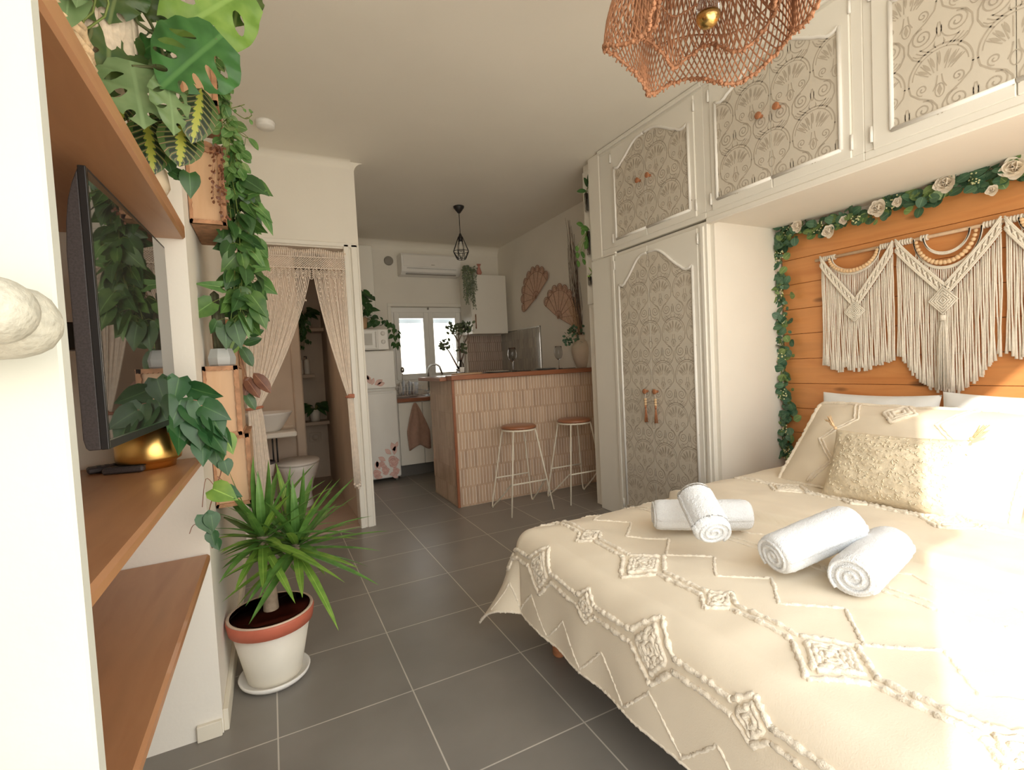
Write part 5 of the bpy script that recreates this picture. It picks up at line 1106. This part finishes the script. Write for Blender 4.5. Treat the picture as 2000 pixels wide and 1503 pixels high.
# ================================================================ MACRAME WALL HANGING over the bed
HX, ZR = 2.757, 1.612
mh = thing('macrame_wall_hanging', 'cream macrame wall hanging with beads on a dowel over the bed', 'wall hanging', (HX, 1.2, ZR))
g = MB(); g.tube([(HX, 1.64, ZR), (HX, .42, ZR)], .0085, 10); g.build('dowel', M['palewood'], mh)
def panel(yl, W, vc, bottom, arcs, dia, beads):
    X = HX-.006; f = lambda u, v, d=0: V((X-d, yl-u, ZR-v)); bw = .052 if W < .36 else .058
    vb = lambda u: .01+(vc-.01)*(1-abs(2*u/W-1))**.92     # centre line of the knotted V band
    g = MB()
    n = int(W/.0072)
    for i in range(n+1):
        u = .004+(W-.008)*i/n; v0 = vb(u)+bw*.5+.004; v1 = bottom(u/W)+R.uniform(-.012, .012)
        # fringes leave stepped, in bunches, at the outer flanks
        st_ = (int(i/5) % 2)*.0; pts = []
        for k in range(9):
            t = k/8; pts.append(f(u+.0035*math.sin(t*5+i*1.7)*t+R.uniform(-.0012, .0012), v0+(v1-v0)*t, .003+.004*((i*7) % 5)/5+.002*math.sin(t*6+i)))
        rr_ = [.0031]*7+[.0040, .0058]; g.tube(pts, rr_, 5)
    pn_ = g.build('fringe_panel', M['cord'], mh)
    g = MB()                                                # inner fringe hanging from the arc
    (ua, ub, va) = arcs[-1]; av = lambda u: va*math.sqrt(max(0, 1-((2*(u-ua)/(ub-ua))-1)**2))
    n = int((ub-ua)/.0075)
    for i in range(1, n):
        u = ua+(ub-ua)*i/n; v0 = av(u); v1 = vb(u)-.015
        if v1 > v0+.01: g.tube([f(u, v0, .001), f(u+R.uniform(-.002, .002), (v0+v1)/2, .002), f(u, v1, .001)], .0026, 5)
    if len(arcs) > 2:
        (u2, u3, v2) = arcs[0]
        for i in range(1, 26):
            u = u2+(u3-u2)*i/26; v0 = v2*math.sqrt(max(0, 1-((2*(u-u2)/(u3-u2))-1)**2)); v1 = av(u)-.012
            if v1 > v0: g.tube([f(u, v0, .001), f(u, min(v1, v0+.10), .001)], .0024, 5)
    for j, (u2, u3, v2) in enumerate(arcs):
        for off in (0, .007):
            g.tube([f((u2+u3)/2-(u3-u2)/2*math.cos(a*PI/20), (v2+off)*math.sin(a*PI/20), .004) for a in range(21)], .0045, 6)
    g.build('inner_swag', M['cord'], pn_)
    g = MB()                                                # knotted V band
    for s in (0, 1):
        U = lambda t: (W/2*t) if s == 0 else (W-W/2*t)
        for k, o_ in enumerate((-.5, -.36, .36, .5, .0)):
            if k == 4: continue
            g.tube([f(min(max(U(t), 0), W), vb(U(t))+o_*bw, .014) for t in [q/14 for q in range(15)]], .0042, 6)
        m_ = int(W/2/.019)
        for q in range(m_+1):
            t0_ = q/m_; t1_ = min(1, (q+.95)/m_); tm = (t0_+t1_)/2
            for (a, b_, oa, ob) in ((t0_, t1_, -.34, .34), (t0_, t1_, .34, -.34)):
                g.tube([f(U(a), vb(U(a))+oa*bw, .012), f(U(tm), vb(U(tm))+(oa+ob)/2*bw, .016), f(U(b_), vb(U(b_))+ob*bw, .012)], .0036, 5)
            g.ball(f(U(tm), vb(U(tm)), .015), .0062, 0, 6)
            # backing so that the band reads closed
            vs = [f(U(t0_), vb(U(t0_))-.45*bw, .009), f(U(t0_), vb(U(t0_))+.45*bw, .009), f(U(t1_), vb(U(t1_))+.45*bw, .009), f(U(t1_), vb(U(t1_))-.45*bw, .009)]
            g.add(vs, [(0, 1, 2, 3)], 0, False)
    uc_, v_, rw, rh = dia
    for r_ in (1, .82, .60, .40, .2):
        g.tube([f(uc_+rw*r_*a, v_+rh*r_*b_, .024-.003*r_) for a, b_ in ((0, -1), (1, 0), (0, 1), (-1, 0))], .0042, 6, close=True)
    g.prism([(uc_, v_-rh), (uc_+rw, v_), (uc_, v_+rh), (uc_-rw, v_)], lambda u, v, t: f(u, v, .010+t), 0, .009)
    for i in range(14): a = i*2*PI/14; g.ball(f(uc_+rw*.5*math.cos(a), v_+rh*.5*math.sin(a), .021), .005, 0, 5)
    for i in range(int(W/.02)):                             # lark's head knots on the dowel at both band tops
        u = .004+.0105*i
        if u < .055 or W-u < .055 or abs(u-arcs[0][0]) < .02 or abs(u-arcs[0][1]) < .02:
            g.tube([V((HX+.011*math.cos(a*PI/5), yl-u, ZR+.011*math.sin(a*PI/5))) for a in range(10)], .0046, 5, close=True)
    for i in range(2*int(W/.0105)):
        u = .004+.0105*i
        if u <= W and (u < .06 or W-u < .06): g.tube([V((HX+.011*math.cos(a*PI/5), yl-u, ZR+.011*math.sin(a*PI/5))) for a in range(10)], .0048, 5, close=True)
    g.build('knotted_band', M['cord'], pn_)
    (u2, u3, v2) = beads; g = MB(); nb = int((u3-u2)*1.6/.0155)
    for i in range(1, nb):
        a = PI*i/nb; g.ball(f((u2+u3)/2-(u3-u2)/2*math.cos(a), v2*math.sin(a), .016), .0072+.0038*math.sin(a), 0, 7)
    g.build('bead_string', M['bead'], pn_)
    return pn_, f
panel(1.605, .345, .265, lambda q: .555+.055*math.sin(PI*q)+(.02 if q < .3 else 0), [(.055, .275, .085), (.04, .285, .10)], (.1725, .305, .048, .052), (.05, .28, .092))
pn_, f = panel(1.25, .378, .255, lambda q: .555+.165*max(0, math.sin(PI*min(1, max(0, (q*1.12-.06)))))**.8, [(.11, .275, .085), (.072, .315, .15)], (.185, .30, .052, .062), (.085, .30, .13))
g = MB()
for i in range(40):
    a = i*2.4; r_ = .018*math.sqrt(i/40); g.tube([f(.185+r_*.3*math.cos(a), .375, .012+r_*.3), f(.185+r_*math.cos(a), .45, .012+r_*.5*(1+math.sin(a))), f(.185+1.5*r_*math.cos(a), .70+R.uniform(-.02, .01), .01+r_*.6*(1+math.sin(a)))], .0022, 4)
g.tube([f(.185, .365, .02), f(.185, .39, .02)], .013, 8); g.build('centre_tassel', M['cord'], pn_)
panel(.862, .345, .265, lambda q: .545+.06*math.sin(PI*q), [(.055, .275, .085), (.04, .285, .10)], (.1725, .305, .048, .052), (.05, .28, .092))
# ================================================================ GARLAND
ga = thing('leaf_garland', 'eucalyptus garland with white roses and berries framing the pine headboard', 'garland', (2.755, 1.7, .6))
px2 = [(1545, 885), (1528, 850), (1545, 800), (1525, 745), (1532, 690), (1512, 630), (1532, 590), (1516, 540), (1525, 490), (1545, 452), (1590, 445), (1640, 432), (1700, 420), (1760, 392), (1820, 380), (1880, 358), (1940, 345), (2000, 330), (2070, 308), (2150, 290)]
pth = [P(x, y, X=2.752) for x, y in px2]; pth[0].x = 2.755
lf = MB(); s_ = MB(); sp_ = smoothpath(pth, 7)
s_.tube(sp_, .003, 6)
for p in sp_:
    p.y = min(p.y, 1.835)
for i, p in enumerate(sp_):
    for k in range(R.choice([1, 3, 5, 6])):
        d = rv(); d.x = -abs(d.x)*.6; q = p+d.normalized()*R.uniform(.015, .062); q.x = min(q.x, 2.755); q.y = min(q.y, 1.85)
        s_.tube([p, q], .0011, 4); big = R.random() < .6
        leaf(lf, q, (R.uniform(-.6, .1), R.uniform(-1, 1), R.uniform(-1, .6)), (-1, R.uniform(-.6, .4), R.uniform(-.3, .6)), .050 if big else .030, .042 if big else .018, ROUND if big else OVAL, .08, .15, 0 if R.random() < .72 else 1)
s_.build('stem', M['stem'], ga); lf.build('leaves', [G['euc'], G['euc2']], ga, recalc=False)
for (x, y, s) in [(1560, 442, .034), (1622, 452, .034), (1650, 430, .022), (1718, 407, .040), (1755, 395, .022), (1850, 358, .042), (1985, 328, .045), (1940, 372, .022)]:
    g = MB(); c_ = P(x, y, X=2.72)
    for k in range(16):
        a = k*2.4; r_ = s*(.25+.75*k/16); d = V((-.9+.7*k/16, math.cos(a)*(.2+.8*k/16), math.sin(a)*(.2+.8*k/16)))
        leaf(g, c_+V((0, math.cos(a), math.sin(a)))*r_*.15, d, V((-1, -math.cos(a), -math.sin(a))), s*1.1, s*1.1, ROUND, .35, -.5)
    g.build('white_rose', M['flower'], ga, recalc=False)
g = MB()
for i in range(0, len(sp_), 9):
    for k in range(14): g.ball(sp_[i]+V((-.03, R.uniform(-.03, .03), R.uniform(-.03, .03))), .0042, 0, 5)
tag(g.build('berries', M['berry'], ga), kind=None)
# ================================================================ BED
bed = thing('bed', 'double bed with round terracotta wooden legs under the cream duvet', 'bed', (1.8, .8, 0))
BX0, BX1, BY0, BY1, BT = .875, 2.765, .0, 1.60, .475
g = MB(); g.box(BX0+.01, BX1, BY0+.01, BY1-.01, .15, .24, .01); g.build('base', M['sheet'], bed)
g = MB(); g.box(BX0, BX1, BY0, BY1, .24, BT, .05); g.build('mattress', M['sheet'], bed)
for x in (BX0+.05, BX1-.1):
    for y in (BY0+.06, BY1-.05):
        g = MB(); g.lathe([(.0001, 0), (.021, 0), (.025, .006), (.031, .15), (.0001, .15)], (x, y, 0), 24); g.build('leg', M['knobwood'], bed)
DT = .500; RR = .075
def duvet(a, b):
    "cloth coordinates: a along the length (X), b across (Y); beyond the edges the cloth turns down"
    n1 = noise.noise(V((a*2.2, b*2.2, 1.3))); n2 = noise.noise(V((a*6, b*5, 4.1))); n3 = noise.noise(V((a*17+b*5, b*13, 8.1)))
    z = DT+.012*n1+.005*n2+.0018*n3
    ex = max(0, BX0-a); ey = max(0, b-BY1+.0); ey2 = max(0, BY0-b)
    sgn = 1
    if ey2 > ey: ey = ey2; sgn = -1
    d = math.hypot(ex, ey); x = max(a, BX0); y = min(max(b, BY0), BY1)
    # soft shoulder: top sags near the edges
    e_in = min(a-BX0, BY1-b, b-BY0)
    if 0 <= e_in < .12: z -= .022*(1-e_in/.12)**2
    elif e_in < 0: z -= .022
    if d > 0:
        q = RR*PI/2; cor = 2*(ex/d)*(ey/d)
        if d < q: th = d/RR; o_ = RR*math.sin(th); dr = RR*(1-math.cos(th))
        else: o_ = RR+(d-q)*(.04+.42*cor); dr = RR+(d-q)*(.995-.12*cor)
        fr_ = min(1, d/.3); wv = (.005*math.sin(b*17+math.sin(b*5)*2) if ex > 0 else 0)+(.014*math.sin(a*17) if ey > 0 else 0)
        o_ += wv*fr_*fr_; z -= dr; x -= o_*ex/d; y += sgn*o_*ey/d
    elif a > 1.56:
        y_fold = 1.60+.10*max(0, (b-1.0))*-1.2+.012*math.sin(b*9)
        s = min(1, max(0, (a-y_fold)/.014)); z += .034*s*s*(3-2*s)*(1 if b < 1.6 else 0)
        z += .010*math.sin(a*31-b*5+3*n2)*math.exp(-((a-y_fold-.12)/.12)**2)*max(0, n1+.25)
    # long soft wrinkles
    z += .0035*math.sin((a*.8+b*1.3)*23+4*n1)*max(0, n2)
    return V((x, y, max(z, .03)))
A0, A1, B0, B1 = BX0-.345, 2.45, BY0-.2, BY1+.345
def hemz(b): return .018*abs(((b/.2) % 1)-.5)*2
na, nb = 330, 280
g = MB(); vs = []
g.grid(lambda i, j: duvet(A0+(A1-A0)*i, B0+(B1-B0)*j), na, nb)
dv_ = thing('duvet', 'cream tufted duvet draped over the bed to just above the floor', 'duvet', (1.5, .8, .4), None)
g.build('cover', M['duvet'], dv_, recalc=False, solid=.006)
def nrm(a, b):
    e = .004; p = duvet(a, b); n_ = (duvet(a+e, b)-p).cross(duvet(a, b+e)-p); n_ = n_.normalized() if n_.length > 0 else V((0, 0, 1)); return p, n_
tf = MB()
def tuft(mb, pts, r=.0078, close=False, surf=nrm, step=.0062):
    P_ = []
    L_ = list(pts)+([pts[0]] if close else [])
    for i in range(len(L_)-1):
        a = V(L_[i]+(0,)); b = V(L_[i+1]+(0,)); n = max(1, int((b-a).length/step))
        for k in range(n): P_.append(a.lerp(b, k/n))
    P_.append(V(L_[-1]+(0,)))
    c = []; rr_ = []
    for q in P_:
        p, n_ = surf(q.x+R.uniform(-.0018, .0018), q.y+R.uniform(-.0018, .0018)); c.append(p+n_*(r*.35+R.uniform(-.0006, .0006))); rr_.append(r*R.uniform(.6, 1.3))
    mb.tube(c, rr_, 6)
def blob(mb, a, b, r=.006, surf=nrm):
    p, n_ = surf(a, b); mb.ball(p+n_*r*.4, r*R.uniform(.8, 1.2), 0, 4)
def diamond(mb, ca, cb, ra, rb, rings, surf=nrm):
    for k in range(rings):
        f = 1-k/rings; tuft(mb, [(ca-ra*f, cb), (ca, cb+rb*f), (ca+ra*f, cb), (ca, cb-rb*f)], .0078, True, surf)
def band(mb, ac, b0, b1, off, big_first):
    "double tufted line along b with big and small diamonds"
    per = .275; i = 0; b = b0; dl_ = []
    while b < b1: dl_.append((b, (i % 2 == 0) == big_first)); b += per; i += 1
    prev = b0-.16
    for (b, big) in dl_:
        hb = .075 if big else .042; ha = .085 if big else .05
        for s in (-1, 1): tuft(mb, [(ac+s*off, prev), (ac+s*off, b-hb)]); tuft(mb, [(ac+s*off, b-hb), (ac+s*ha, b)]); tuft(mb, [(ac+s*ha, b), (ac+s*off, b+hb)])
        diamond(mb, ac, b, ha*.68, hb*.68, 4 if big else 2); prev = b+hb
    for s in (-1, 1): tuft(mb, [(ac+s*off, prev), (ac+s*off, b1)])
band(tf, .975, .29, 1.85, .012, False)
band(tf, .755, .07, 1.9, .016, False)
zz_ = []
b = -.1; k = 0
while b < 1.9: zz_.append((1.075 if k % 2 else 1.18, b)); b += .094; k += 1
tuft(tf, zz_, .0055)
zz_ = []; b = -.1; k = 0
while b < 1.9: zz_.append((.545 if k % 2 else .645, b)); b += .10; k += 1
tuft(tf, zz_, .0045)
for off in (0, .03): tuft(tf, [(1.335+off, B0+.02), (1.335+off, 1.75)], .0055)
zz_ = []; b = -.1; k = 0
while b < 1.7: zz_.append((1.43 if k % 2 else 1.49, b)); b += .094; k += 1
tuft(tf, zz_, .0055)
for cb in (.19, .74, 1.29): diamond(tf, 1.35, cb, .06, .06, 3)
band(tf, 1.95, .2, 1.55, .014, True)
tuft(tf, [(A0+.004, B0+.01), (A0+.004, B1-.004), (A1-.1, B1-.004)], .0045)      # hem
tf.build('tufted_pattern', M['tuft'], dv_, recalc=False)
# ---- pillows
def pillow(name, lbl, cat, c, ydir, updir, w, h, th, m_, group=None, deco=None, seed=0, pw=2.6):
    "c: centre; ydir: unit along width; updir: unit along height"
    c = V(c); yd = V(ydir).normalized(); ud = V(updir).normalized(); ud = (ud-yd*ud.dot(yd)).normalized(); nd = yd.cross(ud)
    if nd.x > 0 and nd.z < .2: nd = -nd
    if nd.z < 0 and abs(nd.z) > abs(nd.x): nd = -nd
    def sf(u, v, s=1):
        a, b = 2*u-1, 2*v-1; k = (1-abs(a)**pw)*(1-abs(b)**pw); t_ = th/2*max(0, k)**.55
        t_ += (.008*noise.noise(V((u*5+seed, v*5, seed)))+.004*noise.noise(V((u*13+seed, v*13, seed))))*min(1, k*3)
        # pinched sides
        pu = a*(1-.05*(1-b*b)); pv = b*(1-.07*(1-a*a))
        return c+yd*(pu*w/2)+ud*(pv*h/2)+nd*(s*t_)
    t = thing(name, lbl, cat, c-ud*(h/2), group)
    g = MB(); g.grid(lambda u, v: sf(u, v, 1), 44, 36); g.grid(lambda u, v: sf(u, v, -1), 30, 24); g.build('cover', m_, t, recalc=True)
    def nf(u, v):
        p = sf(u, v); e = .01; n_ = (sf(u+e, v)-p).cross(sf(u, v+e)-p).normalized()
        if n_.dot(nd) < 0: n_ = -n_
        return p, n_
    if deco: deco(t, sf, nf)
    return t
def lean(deg): a = math.radians(deg); return (math.cos(a), 0, math.sin(a))
pillow('white_pillow', 'plain white pillow against the headboard, farthest from the camera', 'pillow', (2.66, 1.32, .70), (0, 1, 0), lean(78), .52, .38, .17, M['sheet'], 'white pillows at the headboard', seed=1)
pillow('white_pillow', 'plain white pillow against the headboard, lit by the sun', 'pillow', (2.66, .79, .71), (0, 1, .02), lean(78), .54, .38, .17, M['sheet'], 'white pillows at the headboard', seed=2)
def zig(t, sf, nf):
    g = MB()
    def tu(pts, r=.0045, close=False): tuft(g, pts, r, close, nf, .018)
    tu([(.02, .03), (.5, .02), (.98, .03), (.98, .5), (.98, .97), (.5, .985), (.02, .97), (.015, .5)], .009, True)
    for s in (0, 1):
        m = (lambda x: x) if s == 0 else (lambda x: 1-x)
        tu([(m(.24), .96), (m(.31), .70), (m(.17), .46), (m(.29), .24), (m(.20), .05)], .005)
        tu([(m(.26), .96), (m(.33), .70), (m(.19), .46), (m(.31), .24), (m(.22), .05)], .004)
    for k in (1, .7, .4): tu([(.5-.07*k, .80), (.5, .80+.13*k), (.5+.07*k, .80), (.5, .80-.13*k)], .008, True)
    g.build('tufted_pattern', M['tuft'], t, recalc=False)
pillow('tufted_pillow', 'wide cream tufted pillow leaning on the white ones, behind the cushion', 'pillow', (2.24, 1.03, .672), (.05, 1, 0), lean(46), .84, .50, .23, M['duvet'], 'large cream tufted pillows', zig, 3)
pillow('tufted_pillow', 'cream tufted pillow in bright sunlight at the right edge of the bed', 'pillow', (2.27, .19, .675), (-.04, 1, 0), lean(46), .80, .50, .23, M['duvet'], 'large cream tufted pillows', zig, 4)
def tass(t, sf, nf):
    for (u, v, dx) in ((.0, .0, 1), (1, 0, -1), (0, 1, 1), (1, 1, -1)):
        g = MB(); p = sf(u, v); out = (p-sf(.5, .5)).normalized()
        if v > .5: out = (out+V((-.3, 0, .6))).normalized()
        else: out = V((out.x*.5-.4, out.y, .12)).normalized()
        g.ball(p+out*.006, .007, 0, 6)
        for k in range(18): g.tube([p+out*.008, p+out*.028+rv(.006), p+out*.055+rv(.013)], .0016, 4)
        g.build('tassel', M['bead'] if v > .5 else M['cord'], t)
    g = MB(); 
    for k in range(420):
        u, v = R.uniform(.05, .95), R.uniform(.06, .94); a = R.uniform(0, 2*PI); q = [(u+.022*math.cos(a+.5*j)*j/3, v+.03*math.sin(a+.5*j)*j/3) for j in range(4)]
        c = []
        for (x, y) in q: p, n_ = nf(min(.98, max(.02, x)), min(.98, max(.02, y))); c.append(p+n_*.0012)
        g.tube(c, .0019, 4)
    g.build('embroidery', mat('satin_thread', (.74, .66, .50), .5, var=.06), t, recalc=False)
pillow('embroidered_cushion', 'small embroidered beige cushion with corner tassels, in front of the big pillows', 'cushion', (2.045, .965, .655), (-.07, 1, .0), lean(62), .42, .29, .13, M['emb'], None, tass, 5)
# ---- rolled towels
def towel(lbl, a, b, r=.056):
    a, b = V(a), V(b); d = (b-a).normalized(); L_ = (b-a).length; up = V((0, 0, 1)); sd = d.cross(up).normalized(); u2 = sd.cross(d)
    g = MB(); m_ = 110; vs = []
    prof = [(.0, .86), (.006, .95), (.02, 1.0)]+[(L_*k/90, 1.0) for k in range(9, 82)]+[(L_-.02, 1.0), (L_-.006, .95), (L_, .86)]
    for (s, q) in prof:
        for k in range(m_):
            an = 2*PI*k/m_; w_ = r*q*(1+.035*math.sin(2*an+.6))*(1+.02*noise.noise(V((s*14, math.cos(an)*2, math.sin(an)*2+a.x*9)))+.012*noise.noise(V((s*70, an*9, a.y*9)))+.02*noise.noise(V((s*190, an*22, a.y*19)))+R.uniform(-.008, .008))
            w_ += .004*(1 if an < .25 else 0)
            sq = .90 if math.sin(an) < -.6 else 1.0
            vs.append(a+d*s+sd*(w_*math.cos(an))+u2*(w_*math.sin(an)*sq))
    fs = [(i*m_+k, i*m_+(k+1) % m_, (i+1)*m_+(k+1) % m_, (i+1)*m_+k) for i in range(len(prof)-1) for k in range(m_)]+[tuple(range(m_))[::-1], tuple((len(prof)-1)*m_+k for k in range(m_))]
    g.add(vs, fs, 0, True)
    t = thing('rolled_towel', lbl, 'towel', a, 'rolled white towels on the bed'); g.build('towel_roll', M['towel'], t)
    for e, s in ((a-d*.001, -1), (b+d*.001, 1)):
        g = MB(); pts = []; rr_ = []
        for k in range(60): an = k*.28; q = r*(.12+.80*k/60); pts.append(e+sd*(q*math.cos(an))+u2*(q*math.sin(an)*.94)); rr_.append(.0046)
        g.tube(pts, rr_, 6); g.build('spiral_fold', M['towel'], t)
towel('white rolled towel lying crosswise underneath, nearer the wardrobe', P(1278, 1006, Z=.565), P(1462, 1006, Z=.565))
towel('white rolled towel resting on top of the one nearer the wardrobe', P(1352, 972, Z=.675)+V((.04, .03, 0)), P(1394, 1040, Z=.60), .054)
towel('white rolled towel with its far end propped up, nearer the cushion', P(1510, 1086, Z=.565), P(1662, 1022, Z=.625), .058)
towel('white rolled towel closest to the camera, in the sunlight', P(1664, 1128, Z=.562), P(1738, 1062, Z=.562), .056)
# ================================================================ RATTAN LAMP
LC = V((1.10, .92, 0)); ZB = 1.965
rl = thing('rattan_lamp', 'wavy rattan lampshade with a gold tipped bulb hanging over the bed', 'pendant lamp', (LC.x, LC.y, 2.6))
def shade(th, t, k=1.0, ph=0.):
    lob = 5; amp = .034*t**1.3; r = (.055+.185*math.sin(PI/2*min(1, t*1.15))**.8+amp*math.cos(lob*th+ph))*k; z = ZB+.40*(1-t)**1.15+.035*t*math.cos(lob*th+ph+.8)+(.0 if k == 1 else .05)
    return V((LC.x+r*math.cos(th), LC.y+r*math.sin(th), z))
for nm, k, ph, nn in (('outer_shade', 1.0, .3, 100), ('inner_shade', .72, 1.5, 60)):
    g = MB()
    for i in range(nn):
        for s in (-1, 1):
            g.tube([shade(2*PI*i/nn+s*.62*t, t, k, ph) for t in [q/18 for q in range(19)]], .0022, 5)
    rim = [shade(2*PI*i/160, 1.0, k, ph) for i in range(160)]; g.tube(rim, .0038, 6, close=True)
    for tt in (.0, .62): g.tube([shade(2*PI*i/120, tt, k, ph) for i in range(120)], .0025 if tt else .004, 5, close=True)
    for i in range(nn*2):
        p = shade(2*PI*i/(nn*2), 1.0, k, ph); g.ball(p+rv(.004), .0062, 0, 5); 
        if i % 2: g.tube([p, p+V((R.uniform(-.006, .006), R.uniform(-.006, .006), -.012))], .0024, 4)
    g.build(nm, M['rattan'], rl)
bc_ = P(1395, 25, Y=.92); bz = 2.02
g = MB(); g.tube([(LC.x, LC.y, 2.59), (LC.x, LC.y, bz+.10)], .003, 6); g.lathe([(.05, 2.6), (.05, 2.58), (.0001, 2.57)], (LC.x, LC.y, 0), 24); g.build('cord', M['white'], rl)
g = MB(); g.lathe([(.017, bz+.11), (.017, bz+.06), (.014, bz+.05)], (LC.x, LC.y, 0), 20); g.build('socket', M['white'], rl)
g = MB(); g.lathe([(.013, bz+.055), (.02, bz+.04), (.0285, bz+.02), (.030, bz)], (LC.x, LC.y, 0), 28); bu = g.build('bulb', M['glass'], rl)
g = MB(); g.lathe([(.0302, bz), (.029, bz-.012), (.022, bz-.024), (.012, bz-.030), (.0001, bz-.032)], (LC.x, LC.y, 0), 28); g.build('gold_cap', M['gold'], bu)
